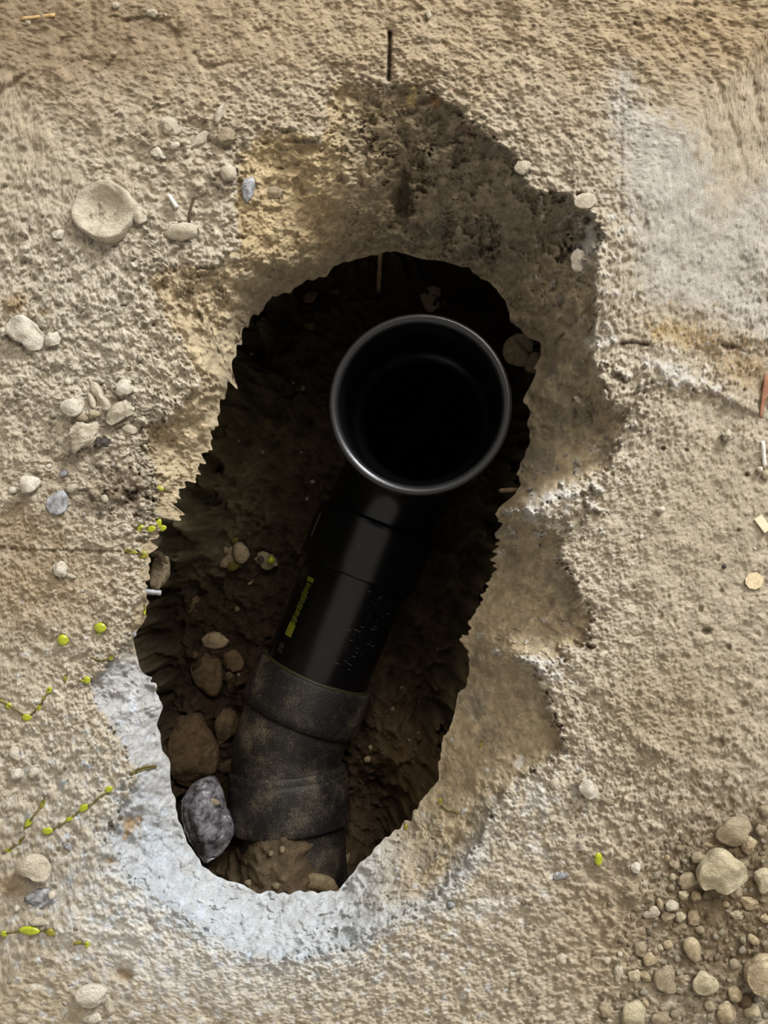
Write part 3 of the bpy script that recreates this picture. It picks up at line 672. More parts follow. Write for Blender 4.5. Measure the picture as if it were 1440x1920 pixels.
# small grey digits below the strip
SEGS = {'8': 'abcdefg', '2': 'abged'}
def digit(ch, s0, a0, hs, ha):
    out = []; w = 0.0005; wa = w / PR
    # text runs along the pipe axis: height spans the angle direction
    T = {'a': (s0, s0 + hs, a0 + ha - wa, a0 + ha), 'g': (s0, s0 + hs, a0 + ha / 2 - wa / 2, a0 + ha / 2 + wa / 2), 'd': (s0, s0 + hs, a0, a0 + wa),
         'f': (s0, s0 + w, a0 + ha / 2, a0 + ha), 'e': (s0, s0 + w, a0, a0 + ha / 2), 'b': (s0 + hs - w, s0 + hs, a0 + ha / 2, a0 + ha), 'c': (s0 + hs - w, s0 + hs, a0, a0 + ha / 2)}
    return [T[c_] for c_ in SEGS[ch]]
s8 = along_of(540, 1212)
dg = digit('8', s8, math.radians(36), 0.0034, 0.12) + digit('2', s8 + 0.0048, math.radians(36), 0.0034, 0.12)
dgo = cyl_quads('printed_digits', dg, M_greyprint, straight, A1); dgo['label'] = 'small grey digits 82'
# worn white scuff ticks on the right flank
ticks = []
for _ in range(46):
    s0 = rb.uniform(0.006, 0.085); a0 = math.radians(rb.uniform(98, 142)); l = rb.uniform(0.0003, 0.0007); ticks.append((s0, s0 + l, a0, a0 + rb.uniform(0.006, 0.09)))
sc_ = cyl_quads('scuff_marks', ticks, M_greyprint, straight, A1); sc_['label'] = 'short pale scuff marks'
# swirl mark on the sleeve
sw = cyl_quads('stamped_mark', [(0.004 + 0.0012 * i, 0.0046 + 0.0012 * i, math.radians(82), math.radians(82) + 0.05) for i in range(3)], M_greyprint, pipe, np.array(P(690, 1020, ZA)) - pd * 0.003, CPL + 0.0003)

# bend fitting : two hubs and a mitred throat
HR = 0.0577
H1 = np.array(P(553, 1362, ZA)); h1 = np.linalg.norm(H1 - G)
K0 = np.array(P(538, 1440, ZA + .001)); K1 = np.array(P(546, 1548, ZA + 0.006)); kd = (K1 - K0) / np.linalg.norm(K1 - K0)
U = G + pd * (h1 - 0.012)
bend_path = np.concatenate([np.linspace(G - pd * 0.002, U, 10)[:-1], bez(U, U + pd * 0.022, K0 - kd * 0.018, K0, 12)[:-1], np.linspace(K0, K1, 10)])
LB = np.concatenate([[0], np.cumsum(np.linalg.norm(np.diff(bend_path, axis=0), axis=1))]); lt = LB[-1]; l1 = float(np.linalg.norm(U - G)) + 0.002; lk = lt - float(np.linalg.norm(K1 - K0))
hubo = sweep('bend_hub', bend_path, prof((0.006, PR), (0.0015, PR + 0.0015), (0.0, HR - 0.003), (0.0008, HR - 0.0008), (0.003, HR - 0.0002), (0.024, HR + 0.0012), (l1 - 0.004, HR + 0.001), (l1, HR - 0.0005), (l1 + 0.003, PR + 0.0018)), M_dusty, pipe, 128)
sweep('bend_throat', bend_path, [(t, PR + 0.002) for t in np.linspace(l1 - 0.004, lk + 0.006, 12)], M_dusty, pipe, 128)
sweep('bend_hub', bend_path, prof((lk - 0.001, PR + 0.0018), (lk, HR - 0.002), (lk + 0.003, HR - 0.0012), (lk + 0.009, HR - 0.001), (lk + 0.011, HR + 0.0004), (lt - 0.002, HR + 0.0002), (lt - 0.0006, HR - 0.0006), (lt, HR - 0.002), (lt, PR - 0.002)), M_dusty, pipe, 128)
seal = sweep('rubber_seal', [G - pd * 0.004, G, G + pd * 0.004], prof((0.0005, PR), (0.0, PR + 0.0016), (0.002, PR + 0.0034), (0.006, PR + 0.0034)), M_seal, pipe, 128); seal['label'] = 'olive sealing ring'
K2 = K1 + kd * 0.13 + np.array([0, 0, 0.004])
sweep('tail_pipe', [K1 - kd * 0.02, K1 + kd * 0.03, K2], [(t, PR - 0.0005) for t in np.linspace(0, 0.13, 10)], M_dusty, pipe, 128)
for o in pipe.children:
    pass

# ------------------------------------------------------------------ stones
ICO = {}
for sd_ in (1, 2, 3, 4):
    bm = bmesh.new(); bmesh.ops.create_icosphere(bm, subdivisions=sd_, radius=1.0)
    ICO[sd_] = (np.array([v.co[:] for v in bm.verts]), np.array([[v.index for v in f.verts] for f in bm.faces])); bm.free()
def stone_mesh(name, seed, a, b, h, rot=0.0, ang=0.6, sub=3, mat=None, outline=None, rough=0.05, planes=None):
    """a,b half extents (m), h half height; ang = angularity (0 pebble .. 1 sharp rubble); outline = [(angle,radius)] relative"""
    r = np.random.default_rng(seed); V, T = ICO[sub]; N = V / np.linalg.norm(V, axis=1)[:, None]
    npl = int(13 + 8 * r.random()); pn = r.standard_normal((npl, 3)); pn /= np.linalg.norm(pn, axis=1)[:, None]; pdst = r.uniform(0.50, 0.80, npl)
    dt = np.maximum(N @ pn.T, 0.05); rr = pdst / dt; k_ = 16 + 60 * ang
    rad = np.minimum(1.0 + 0 * rr[:, 0], (np.sum(rr ** -k_, axis=1) + 1.0) ** (-1 / k_))
    wa = min(1.0, ang * 1.6); rad = (1 - wa) * 0.8 + rad * wa
    for w_, am in ((2.2, rough * 1.4), (4.5, rough), (10, rough * 0.45), (20, rough * 0.25)):
        for _ in range(3):
            kv = r.standard_normal(3) * w_; rad = rad + am * 0.6 * np.sin(N @ kv + r.uniform(0, 6.28))
    X = N * rad[:, None]
    if outline is not None:
        q_ = rad / rad.mean(); ch = np.sqrt(np.clip(1 - N[:, 2] ** 2, 0, 1)) ** 0.75; nh = N[:, :2] / np.maximum(np.hypot(N[:, 0], N[:, 1]), 1e-6)[:, None]
        X = np.concatenate([nh * (ch * (1 + (q_ - 1) * 0.5 * np.abs(N[:, 2])))[:, None], (N[:, 2] * q_)[:, None]], 1)
        oa = np.array([o_[0] for o_ in outline]); orr = np.array([o_[1] for o_ in outline]); az = np.arctan2(X[:, 1], X[:, 0]) % (2 * np.pi)
        X[:, :2] *= np.interp(az, oa, orr, period=2 * np.pi)[:, None]
    if ang > 0.45:
        # broken faces: the upper surface is cut by a handful of tilted planes
        sc_ = np.abs(X).max(0); u_ = X / sc_; top = np.full(len(X), 9.0)
        for j in range(7):
            az = r.uniform(0, 6.28) + j * 0.9; sl = r.uniform(0.25, 1.1); of = r.uniform(0.42, 0.62) + sl * 0.34
            top = np.minimum(top, of - sl * (u_[:, 0] * math.cos(az) + u_[:, 1] * math.sin(az)))
        top = np.minimum(top, 0.62 + 0.25 * (r.uniform(-1, 1) * u_[:, 0] + r.uniform(-1, 1) * u_[:, 1]))
        if planes:
            top = np.full(len(X), 9.0)
            for az, sl, of in planes: top = np.minimum(top, of - sl * (u_[:, 0] * math.cos(math.radians(az)) + u_[:, 1] * math.sin(math.radians(az))))
        X[:, 2] = np.where(X[:, 2] > 0, np.minimum(u_[:, 2], np.maximum(top, 0.05)) * sc_[2], X[:, 2])
        for w_ in (6.0, 13.0):
            for _ in range(3): X[:, 2] += 0.022 * rough / 0.05 * sc_[2] * np.sin(N @ (r.standard_normal(3) * w_) + r.uniform(0, 6.28))
    ext = (X.max(0) - X.min(0)) / 2; X = (X - (X.max(0) + X.min(0)) / 2) / ext
    X = X * np.array([a, b, h]); c, s_ = math.cos(rot), math.sin(rot)
    X = np.stack([X[:, 0] * c - X[:, 1] * s_, X[:, 0] * s_ + X[:, 1] * c, X[:, 2]], -1)
    me = mesh_np(name, X, tris=T, mat=mat); return me
_seed = [100]
def outl(pts, cx, cy, w, h):
    """photo outline -> relative (angle, radius) list"""
    o = []
    for x, y in pts:
        dx = (x - cx) / (w / 2); dy = -(y - cy) / (h / 2); o.append((math.atan2(dy, dx) % (2 * math.pi), math.hypot(dx, dy)))
    return sorted(o)
def stone(px, py, w, h, mat, label, cat='stone', rot=0, ang=0.7, where='floor', hh=0.4, sink=0.35, name='stone', group=None, sub=3, outline=None, seed=None, z=None, rough=0.05, tilt=0, parent=None, planes=None):
    """w,h = extents in photo pixels before rotation (deg, counter-clockwise on the photo); hh = half height / half min extent"""
    _seed[0] += 1
    if where == 'floor': zf = float(floor_z(px, py)[0]); x, y, _ = P(px, py, zf)
    else: x, y, zf = soil_pt(px, py)
    if z is not None: zf = z; x, y, _ = P(px, py, zf)
    k_ = (H - zf) / F; a, b = w / 2 * k_, h / 2 * k_; hz = min(a, b) * hh * 2 * 0.75
    if outline: outline = outl(outline, px, py, w, h)
    me = stone_mesh(name, seed or _seed[0], a, b, hz, math.radians(rot), ang, sub, M_rock[mat], outline, rough, planes)
    o = new_obj(name, me, parent); zc = zf + hz * (1 - 2 * sink)
    o.location = ((px - 720) * (H - zc) / F, (960 - py) * (H - zc) / F, zc)
    if tilt: o.rotation_euler = (math.radians(tilt), 0, 0)
    if parent is None: tag(o, label, cat, group)
    return o

# in the cavity
stone(389, 1536, 96, 160, 'lump', 'jagged grey and white veined rock wedged beside the lower pipe collar', 'rock', 0, 0.85, 'soil', 0.85, 0.3, 'rock', sub=4, z=-0.250, rough=0.06, planes=[(100, 0.5, 0.75), (20, 0.7, 0.72), (190, 0.8, 0.75), (235, 1.1, 0.85), (300, 0.9, 0.8), (60, 1.0, 0.9), (130, 0.9, 0.95)],
      outline=[(375, 1457), (402, 1455), (415, 1475), (424, 1512), (436, 1535), (435, 1562), (418, 1590), (400, 1600), (390, 1614), (370, 1590), (355, 1560), (343, 1530), (341, 1500), (352, 1480)])
_inc = new_obj('inclusion', stone_mesh('inclusion', 71, 0.0078, 0.0040, 0.0022, -0.15, 0.3, 2, M_rock['cream'])); _lr = [o for o in scene.objects if o.name == 'rock'][0]
_inc.parent = _lr; _inc['label'] = 'cream mineral patch'
_dg = min(((Vector((x_ - 0, y_ - 0)) - Vector((0.0062, 0.0195))).length, z_) for x_, y_, z_ in [v.co[:] for v in _lr.data.vertices] if z_ > 0)
_inc.location = (0.0062, 0.0195, _dg[1] + 0.0002)
stone(366, 1406, 92, 134, 'brown', 'large brown angular rock just above the veined grey rock', 'rock', 0, 0.9, 'soil', 0.75, 0.3, 'rock', sub=4,
      outline=[(345, 1342), (372, 1338), (385, 1360), (408, 1412), (405, 1440), (380, 1455), (360, 1470), (330, 1450), (326, 1410), (327, 1370)])
stone(425, 1363, 46, 70, 'brown', 'narrow brown rock standing against the bend of the pipe', 'rock', -22, 0.9, 'soil', 0.7, 0.25, 'rock')
stone(388, 1266, 60, 86, 'brown', 'smooth flat egg-shaped brown stone in the cavity', 'stone', 8, 0.25, 'soil', 0.35, 0.25, rough=0.02,
      outline=[(360, 1240), (372, 1226), (400, 1225), (417, 1240), (416, 1270), (408, 1300), (400, 1308), (378, 1290), (362, 1265)])
stone(404, 1201, 54, 34, 'tan', 'oval tan stone touching the top of the egg-shaped stone', 'stone', 10, 0.4, 'soil', 0.5, 0.2)
stone(436, 1238, 46, 44, 'brown', 'flat angular brown stone right of the egg-shaped stone', 'stone', 0, 0.8, 'soil', 0.3, 0.4)
stone(366, 1228, 14, 14, 'brown', 'tiny brown pebble tucked left of the egg-shaped stone', 'pebble', 0, 0.4, 'soil', 0.5, 0.2, 'pebble', sub=2)
stone(432, 1268, 20, 22, 'brown', 'small brown pebble below the flat angular stone', 'pebble', 0, 0.6, 'soil', 0.5, 0.3, 'pebble', sub=2)
conglo = stone(437, 1044, 46, 46, 'drab', 'knobbly lump of pebbles stuck together with greenish mud', 'stone', 0, 0.5, 'soil', 0.45, 0.25, 'stone_lump', rough=0.1)
def stuck(par, name, px, py, w, h, dz, mat, seed, ang=0.4):
    me = stone_mesh(name, seed, w / 2 * .00054, h / 2 * .00054, min(w, h) / 2 * .00048, 0.3, ang, 2, mat)
    o = new_obj(name, me, par); zc = par.location.z + dz
    wx = Vector(((px - 720) * (H - zc) / F, (960 - py) * (H - zc) / F, zc)); o.location = wx - par.location; return o
M_green = simple_mat('green_growth', (132, 140, 14), 0.35, 0.5, (168, 172, 30), 300)
M_mossmud = simple_mat('greenish_mud', (74, 66, 24), 0.8, 0.2, (104, 94, 40), 300)
stuck(conglo, 'pebble', 452, 1036, 30, 42, 0.008, M_rock['tan'], 501)
stuck(conglo, 'pebble', 420, 1055, 22, 20, 0.006, M_rock['drab'], 502)
stuck(conglo, 'pebble', 423, 1031, 14, 14, 0.006, M_rock['drab'], 503)
stuck(conglo, 'mud', 436, 1062, 26, 18, 0.006, M_mossmud, 504)
stuck(conglo, 'mud', 440, 1014, 18, 14, 0.005, M_mossmud, 505)
lumpy = stone(499, 1051, 46, 36, 'drab', 'small pale stone with a green speck near the middle pipe', 'stone', 0, 0.6, 'soil', 0.5, 0.2, rough=0.08)
stuck(lumpy, 'green_speck', 508, 1050, 15, 14, 0.009, M_green, 506)
stuck(lumpy, 'dark_pit', 489, 1048, 12, 12, 0.0085, M_rock['dark'], 507)
stone(363, 1139, 34, 46, 'brown', 'flat brown shard pressed into the soil under the left lip', 'stone', 15, 0.9, 'soil', 0.2, 0.4)
stone(300, 1073, 36, 66, 'tan', 'tan stone standing out of the earth wall at the left lip', 'stone', -10, 0.6, 'soil', 0.5, 0.4, z=-0.19)
stone(301, 1043, 40, 16, 'brown', 'thin brown stone above the tan one in the left earth wall', 'stone', -30, 0.7, 'soil', 0.5, 0.4, z=-0.18)
stone(599, 1655, 72, 34, 'tan', 'oblong tan stone on the dirt heap at the bottom lip', 'stone', -6, 0.35, 'soil', 0.5, 0.25,
      outline=[(566, 1650), (580, 1641), (610, 1641), (632, 1655), (634, 1672), (600, 1672), (565, 1662)])
stone(811, 561, 46, 50, 'drab', 'flat angular stone chip on the soil above the open socket', 'stone', 0, 0.9, 'soil', 0.22, 0.3,
      outline=[(792, 540), (808, 535), (828, 540), (824, 555), (834, 568), (820, 576), (805, 585), (795, 570), (789, 555)])
stone(967, 658, 50, 60, 'tan', 'tan stone jammed in the right wall above the socket', 'stone', 0, 0.6, 'soil', 0.5, 0.3, z=-0.19,
      outline=[(950, 642), (970, 630), (985, 640), (992, 665), (988, 685), (965, 685), (945, 672)])
stone(1000, 682, 40, 40, 'drab', 'smaller stone wedged right beside the jammed tan stone', 'stone', 20, 0.8, 'soil', 0.5, 0.3, z=-0.17)
stone(985, 640, 24, 46, 'drab', 'thin splinter of stone above the jammed tan stone', 'stone', 40, 0.9, 'soil', 0.5, 0.3, z=-0.17)
stone(577, 556, 46, 26, 'brown', 'brown stone half buried under the upper left lip', 'stone', 10, 0.6, 'soil', 0.4, 0.4)
stone(630, 549, 30, 16, 'brown', 'thin brown chip on the soil left of the hanging wire', 'stone', 8, 0.7, 'soil', 0.3, 0.4)
stone(580, 615, 26, 34, 'brown', 'round brown stone sunk into the soil left of the socket', 'stone', -20, 0.3, 'soil', 0.4, 0.5)
stone(697, 1402, 12, 12, 'tan', 'small light pebble right of the bend, upper of two', 'pebble', 0, 0.4, 'soil', 0.5, 0.2, 'pebble', sub=2)
stone(690, 1423, 15, 14, 'tan', 'small light pebble right of the bend, lower of two', 'pebble', 0, 0.4, 'soil', 0.5, 0.2, 'pebble', sub=2)
stone(340, 1352, 26, 20, 'brown', 'small brown stone left of the large brown rock', 'stone', 20, 0.6, 'soil', 0.5, 0.3, sub=2)
stone(425, 1438, 40, 26, 'brown', 'dark stone hidden between the veined rock and the pipe collar', 'stone', 20, 0.6, 'soil', 0.5, 0.2, sub=2)
stone(470, 1092, 16, 6, 'tan', 'short curved pale chip beside the middle pipe', 'stone', 40, 0.5, 'soil', 0.6, 0.1, sub=2)
stone(508, 1601, 12, 12, 'drab', 'round pebble on the dirt heap, left of two', 'pebble', 0, 0.3, 'soil', 0.7, 0.2, 'pebble', sub=2)
stone(529, 1594, 13, 15, 'tan', 'round pebble on the dirt heap, right of two', 'pebble', 0, 0.3, 'soil', 0.7, 0.2, 'pebble', sub=2)
stone(518, 1662, 16, 14, 'drab', 'dusty pebble low on the dirt heap', 'pebble', 0, 0.4, 'soil', 0.6, 0.3, 'pebble', sub=2)
stone(468, 1655, 22, 14, 'drab', 'dusty flat stone at the bottom left of the cavity', 'stone', -20, 0.5, 'soil', 0.5, 0.3, sub=2)
stone(648, 1612, 14, 30, 'tan', 'upright tan stone beside the buried end of the pipe', 'stone', -20, 0.5, 'soil', 0.5, 0.3, sub=2)

# on the floor, left side
stone(49, 626, 72, 66, 'white', 'large whitish jagged stone near the left border', 'stone', 0, 0.85, hh=0.45, sink=0.2, rough=0.08,
      outline=[(22, 600), (38, 594), (62, 605), (74, 620), (82, 655), (55, 662), (45, 645), (22, 632)])
stone(99, 636, 32, 30, 'white', 'small white stone just right of the large whitish one', 'stone', 0, 0.7, hh=0.5, sink=0.3)
stone(8, 622, 22, 16, 'white', 'white stone cut by the left border', 'stone', 0, 0.6, hh=0.5)
stone(338, 435, 66, 34, 'pale', 'oblong dusty clod below the white splinter', 'stone', 6, 0.15, hh=0.5, sink=0.25, rough=0.05)
stone(259, 401, 32, 42, 'pale', 'flat clod touching the right edge of the round plaster dish', 'stone', 30, 0.6, hh=0.35, sink=0.3)
stone(465, 356, 26, 50, 'grey', 'smooth blue-grey pebble set in the upper left rim', 'pebble', -8, 0.25, hh=0.5, sink=0.45, name='pebble')
stone(428, 325, 32, 30, 'pale', 'round cream stone left of the blue-grey pebble', 'stone', 0, 0.3, hh=0.6, sink=0.35)
stone(423, 256, 36, 34, 'drab', 'squarish stone in a gap at the upper left rim', 'stone', 0, 0.7, hh=0.4, sink=0.35)
stone(411, 213, 14, 44, 'pale', 'slender upright stone above the squarish one', 'stone', -22, 0.5, hh=0.7, sink=0.2)
stone(510, 362, 50, 22, 'drab', 'flat stone let into the broken face right of the blue-grey pebble', 'stone', 0, 0.6, hh=0.5, sink=0.5)
stone(320, 238, 44, 38, 'pale', 'lumpy clod of plaster, top of the upper left rubble', 'stone', 10, 0.6, hh=0.3, sink=0.35, rough=0.09)
stone(372, 262, 50, 34, 'pale', 'pale slab of crumbled plaster beside the squarish stone', 'stone', 35, 0.6, hh=0.3, sink=0.35, rough=0.09)
stone(297, 288, 34, 24, 'white', 'small white clod at the foot of the upper left rubble', 'stone', -40, 0.6, hh=0.4, sink=0.3, rough=0.08)
stone(327, 273, 22, 14, 'white', 'chalky crumb between the plaster clods', 'stone', 0, 0.6, hh=0.5, sink=0.3, sub=2)
stone(316, 353, 8, 9, 'pale', 'tiny round pebble above the white splinter', 'pebble', 0, 0.3, hh=0.7, sink=0.2, sub=2, name='pebble')
stone(275, 322, 16, 16, 'pale', 'square crumb right above the plaster dish', 'stone', 0, 0.7, hh=0.5, sink=0.3, sub=2)
stone(110, 440, 26, 20, 'white', 'small white stone left below the plaster dish', 'stone', 20, 0.7, hh=0.5, sink=0.3)
stone(46, 466, 22, 14, 'white', 'white chip on the left floor above the jagged stone', 'stone', 20, 0.7, hh=0.5, sink=0.3)
stone(137, 765, 46, 34, 'white', 'bright wedge-shaped stone, leftmost of the left rubble cluster', 'stone', 10, 0.85, hh=0.5, sink=0.2,
      outline=[(115, 752), (135, 748), (160, 757), (155, 768), (130, 780), (120, 772)])
stone(190, 745, 28, 66, 'pale', 'bent bone-shaped stone in the middle of the left rubble cluster', 'stone', 22, 0.35, hh=0.55, sink=0.2, sub=4, rough=0.03,
      outline=[(176, 722), (185, 712), (196, 722), (196, 745), (206, 770), (196, 778), (184, 765), (180, 742)])
stone(172, 751, 14, 34, 'pale', 'slim finger-like stone left of the bone-shaped one', 'stone', 18, 0.4, hh=0.6, sink=0.2)
stone(159, 731, 11, 13, 'pale', 'tiny pebble above the finger-like stone', 'pebble', 0, 0.3, hh=0.7, sink=0.2, sub=2, name='pebble')
stone(223, 772, 60, 36, 'pale', 'curved flat stone, right of the bone-shaped one', 'stone', 26, 0.6, hh=0.4, sink=0.2, sub=4)
stone(234, 728, 36, 36, 'white', 'whitish stone merging into the ridge above the curved flat stone', 'stone', -30, 0.8, hh=0.4, sink=0.35)
stone(273, 764, 24, 16, 'pale', 'small oval stone half sunk right of the rubble cluster', 'stone', 0, 0.2, hh=0.5, sink=0.4)
stone(243, 805, 32, 18, 'pale', 'flat pale stone below the curved flat stone', 'stone', -15, 0.4, hh=0.4, sink=0.4)
stone(158, 814, 70, 50, 'pale', 'biggest stone of the left rubble cluster, at its foot', 'stone', 30, 0.7, hh=0.45, sink=0.2, sub=4, rough=0.07)
stone(193, 829, 36, 20, 'dark', 'dark porous crumb under the biggest rubble stone', 'stone', 15, 0.6, hh=0.5, sink=0.25, rough=0.12)
stone(143, 789, 14, 12, 'drab', 'dusty crumb under the wedge-shaped stone', 'stone', 0, 0.6, hh=0.5, sink=0.25, sub=2)
stone(155, 783, 24, 18, 'drab', 'grey crumb between the wedge-shaped and biggest rubble stones', 'stone', 0, 0.7, hh=0.5, sink=0.25, sub=2)
stone(178, 776, 22, 14, 'cream', 'cream chip at the foot of the finger-like stone', 'stone', 10, 0.7, hh=0.5, sink=0.3, sub=2)
stone(127, 716, 14, 13, 'white', 'small white pebble up left of the rubble cluster', 'pebble', 0, 0.3, hh=0.6, sink=0.25, sub=2, name='pebble')
stone(57, 908, 38, 36, 'white', 'single angular white stone on the left floor', 'stone', 0, 0.8, hh=0.55, sink=0.15)
stone(23, 920, 18, 16, 'white', 'little white stone at the left of the angular white one', 'stone', 0, 0.6, hh=0.5, sink=0.3, sub=2)
stone(75, 878, 22, 14, 'pale', 'flat pale crumb above the angular white stone', 'stone', 10, 0.6, hh=0.5, sink=0.3, sub=2)
stone(91, 874, 12, 12, 'white', 'tiny white chip beside the flat pale crumb', 'stone', 0, 0.8, hh=0.5, sink=0.3, sub=2)
stone(120, 887, 16, 12, 'grey', 'tiny grey triangular chip left of the dark stain', 'stone', 20, 0.9, hh=0.5, sink=0.3, sub=2)
stone(108, 943, 42, 44, 'grey', 'grey purple flake lying left of the dark stain', 'stone', 10, 0.9, hh=0.2, sink=0.3,
      outline=[(88, 962), (104, 928), (124, 922), (129, 945), (122, 962)])
stone(134, 916, 26, 16, 'pale', 'pale flake above the grey purple one', 'stone', 20, 0.7, hh=0.4, sink=0.3, sub=2)
stone(196, 935, 16, 16, 'pale', 'crumb on the lower part of the dark stain', 'stone', 0, 0.6, hh=0.5, sink=0.3, sub=2)
stone(114, 1068, 28, 32, 'white', 'whitish clod with a tail below the long crack', 'stone', 10, 0.5, hh=0.5, sink=0.25, rough=0.09)
stone(131, 1080, 28, 10, 'pale', 'thin crumb trailing from the whitish clod', 'stone', -18, 0.4, hh=0.6, sink=0.3, sub=2)
stone(102, 1180, 14, 8, 'white', 'white sliver above the round green leaf', 'stone', -30, 0.6, hh=0.5, sink=0.2, sub=2)
stone(251, 1188, 10, 14, 'grey', 'grey pebble peeping out at the left lip', 'pebble', 0, 0.2, hh=0.6, sink=0.4, sub=2, name='pebble')
stone(27, 1411, 18, 26, 'white', 'upright white crumb at the left border above the green chain', 'stone', 10, 0.5, hh=0.5, sink=0.25, sub=2)
stone(32, 1451, 24, 22, 'white', 'rounded white crumb, left of a pair above the green chain', 'stone', 0, 0.4, hh=0.5, sink=0.3)
stone(65, 1448, 20, 20, 'white', 'rounded white crumb, right of a pair above the green chain', 'stone', 0, 0.4, hh=0.5, sink=0.3)
stone(12, 1488, 32, 16, 'pale', 'oblong pale stone cut by the left border', 'stone', 15, 0.5, hh=0.5, sink=0.25)
stone(128, 1587, 16, 15, 'grey', 'small round grey pebble with a dark edge', 'pebble', 0, 0.2, hh=0.5, sink=0.25, name='pebble')
stone(64, 1626, 64, 54, 'pale', 'broad flat cream stone near the lower left border', 'stone', 0, 0.85, hh=0.4, sink=0.1,
      outline=[(32, 1625), (45, 1608), (65, 1598), (92, 1604), (95, 1652), (80, 1650), (62, 1638)])
stone(74, 1684, 56, 36, 'grey', 'mottled grey stone below the broad cream stone', 'stone', 25, 0.8, hh=0.4, sink=0.3, rough=0.1)
stone(98, 1678, 14, 16, 'white', 'white knob at the right end of the mottled grey stone', 'stone', 0, 0.5, hh=0.6, sink=0.2, sub=2)
stone(31, 1703, 12, 13, 'white', 'tiny white pebble left of the mottled grey stone', 'pebble', 0, 0.4, hh=0.6, sink=0.2, sub=2, name='pebble')
stone(68, 1727, 38, 20, 'pale', 'low pale clod between the mottled stone and the green leaf', 'stone', 5, 0.4, hh=0.4, sink=0.35)
stone(172, 1868, 62, 44, 'white', 'smooth pale stone with a bluish top near the lower border', 'stone', 5, 0.6, hh=0.45, sink=0.2,
      outline=[(142, 1875), (148, 1852), (180, 1848), (204, 1855), (192, 1872), (162, 1893)])
stone(172, 1910, 40, 20, 'white', 'pale stone cut by the lower border under the bluish one', 'stone', 10, 0.6, hh=0.45, sink=0.25)
stone(206, 1888, 20, 34, 'pale', 'pale crumb right of the smooth bluish stone', 'stone', 10, 0.6, hh=0.45, sink=0.35)
stone(43, 1913, 26, 16, 'pale', 'low crumb at the lower border near the left corner', 'stone', 0, 0.5, hh=0.45, sink=0.35, sub=2)
# top
stone(285, 24, 22, 15, 'pale', 'oval pebble among the marks at the upper left', 'pebble', -15, 0.4, hh=0.5, sink=0.35, name='pebble')
stone(217, 10, 16, 12, 'pale', 'small pebble close to the upper border', 'pebble', 0, 0.4, hh=0.5, sink=0.3, sub=2, name='pebble')
stone(53, 42, 12, 10, 'pale', 'pebble under the pale straw at the upper left', 'pebble', 0, 0.4, hh=0.5, sink=0.3, sub=2, name='pebble')
stone(310, 28, 8, 7, 'pale', 'tiny pebble right of the oval pebble', 'pebble', 0, 0.4, hh=0.5, sink=0.3, sub=2, name='pebble')
stone(803, 28, 12, 18, 'pale', 'upright pale crumb near the upper border right of the slot', 'stone', 0, 0.5, hh=0.5, sink=0.25, sub=2)
# right side
stone(1097, 377, 42, 30, 'pale', 'flat cream stone chip on the upper right rim', 'stone', 5, 0.7, hh=0.25, sink=0.1,
      outline=[(1078, 385), (1080, 370), (1100, 363), (1115, 368), (1117, 382), (1100, 391)])
stone(1084, 489, 30, 44, 'white', 'whitish boss of stone on the right rim', 'stone', 0, 0.5, hh=0.5, sink=0.45, rough=0.08)
stone(1097, 413, 8, 10, 'brown', 'tiny reddish pebble below the flat cream chip', 'pebble', 0, 0.3, hh=0.6, sink=0.2, sub=2, name='pebble')
stone(980, 313, 34, 30, 'pale', 'pale stone face set in the broken wall at the upper right', 'stone', 30, 0.7, hh=0.3, sink=0.5)
stone(1088, 752, 30, 12, 'pale', 'pale elongated stone set in the right broken face', 'stone', -28, 0.4, hh=0.5, sink=0.4)
stone(1362, 816, 22, 24, 'pale', 'rough round pebble on the right floor casting a shadow', 'pebble', 0, 0.6, hh=0.7, sink=0.1, rough=0.1, name='pebble')
stone(1237, 955, 18, 14, 'white', 'small white pebble casting a long shadow', 'pebble', -10, 0.5, hh=0.9, sink=0.05, name='pebble')
stone(1203, 1006, 10, 10, 'white', 'tiny white triangular chip below the small white pebble', 'stone', 0, 0.9, hh=0.4, sink=0.2, sub=2)
stone(1424, 881, 12, 12, 'white', 'small white pebble below the white stick', 'pebble', 0, 0.5, hh=0.7, sink=0.15, sub=2, name='pebble')
stone(1437, 890, 16, 18, 'cream', 'cream pebble at the right border below the white stick', 'pebble', 0, 0.3, hh=0.5, sink=0.25, sub=2, name='pebble')
stone(1358, 1062, 9, 8, 'dark', 'tiny dark pebble on the right floor', 'pebble', 0, 0.3, hh=0.7, sink=0.2, sub=2, name='pebble')
stone(1415, 1029, 7, 8, 'white', 'tiny white speck above the round pale spot', 'pebble', 0, 0.3, hh=0.5, sink=0.3, sub=2, name='pebble')
stone(1103, 1480, 38, 34, 'white', 'bluish white nugget on the lower right slope', 'stone', -20, 0.7, hh=0.5, sink=0.15,
      outline=[(1084, 1480), (1095, 1465), (1110, 1466), (1122, 1482), (1114, 1498), (1098, 1494)])
stone(1140, 1502, 26, 16, 'drab', 'dark flat crumb beside the bluish white nugget', 'stone', -10, 0.6, hh=0.4, sink=0.3, sub=2)
stone(1037, 1533, 18, 18, 'pale', 'squarish crumb left below the bluish white nugget', 'stone', 10, 0.7, hh=0.5, sink=0.3, sub=2)
stone(1040, 1469, 20, 22, 'pale', 'rounded crumb on the ridge left of the bluish white nugget', 'stone', 0, 0.3, hh=0.5, sink=0.35, sub=2)
stone(1052, 1641, 32, 15, 'grey', 'thin grey flake on the lower right floor', 'stone', 14, 0.8, hh=0.4, sink=0.2)
stone(1192, 1627, 20, 22, 'white', 'white pebble between the green leaf and the gravel', 'pebble', 0, 0.6, hh=0.6, sink=0.2, name='pebble')
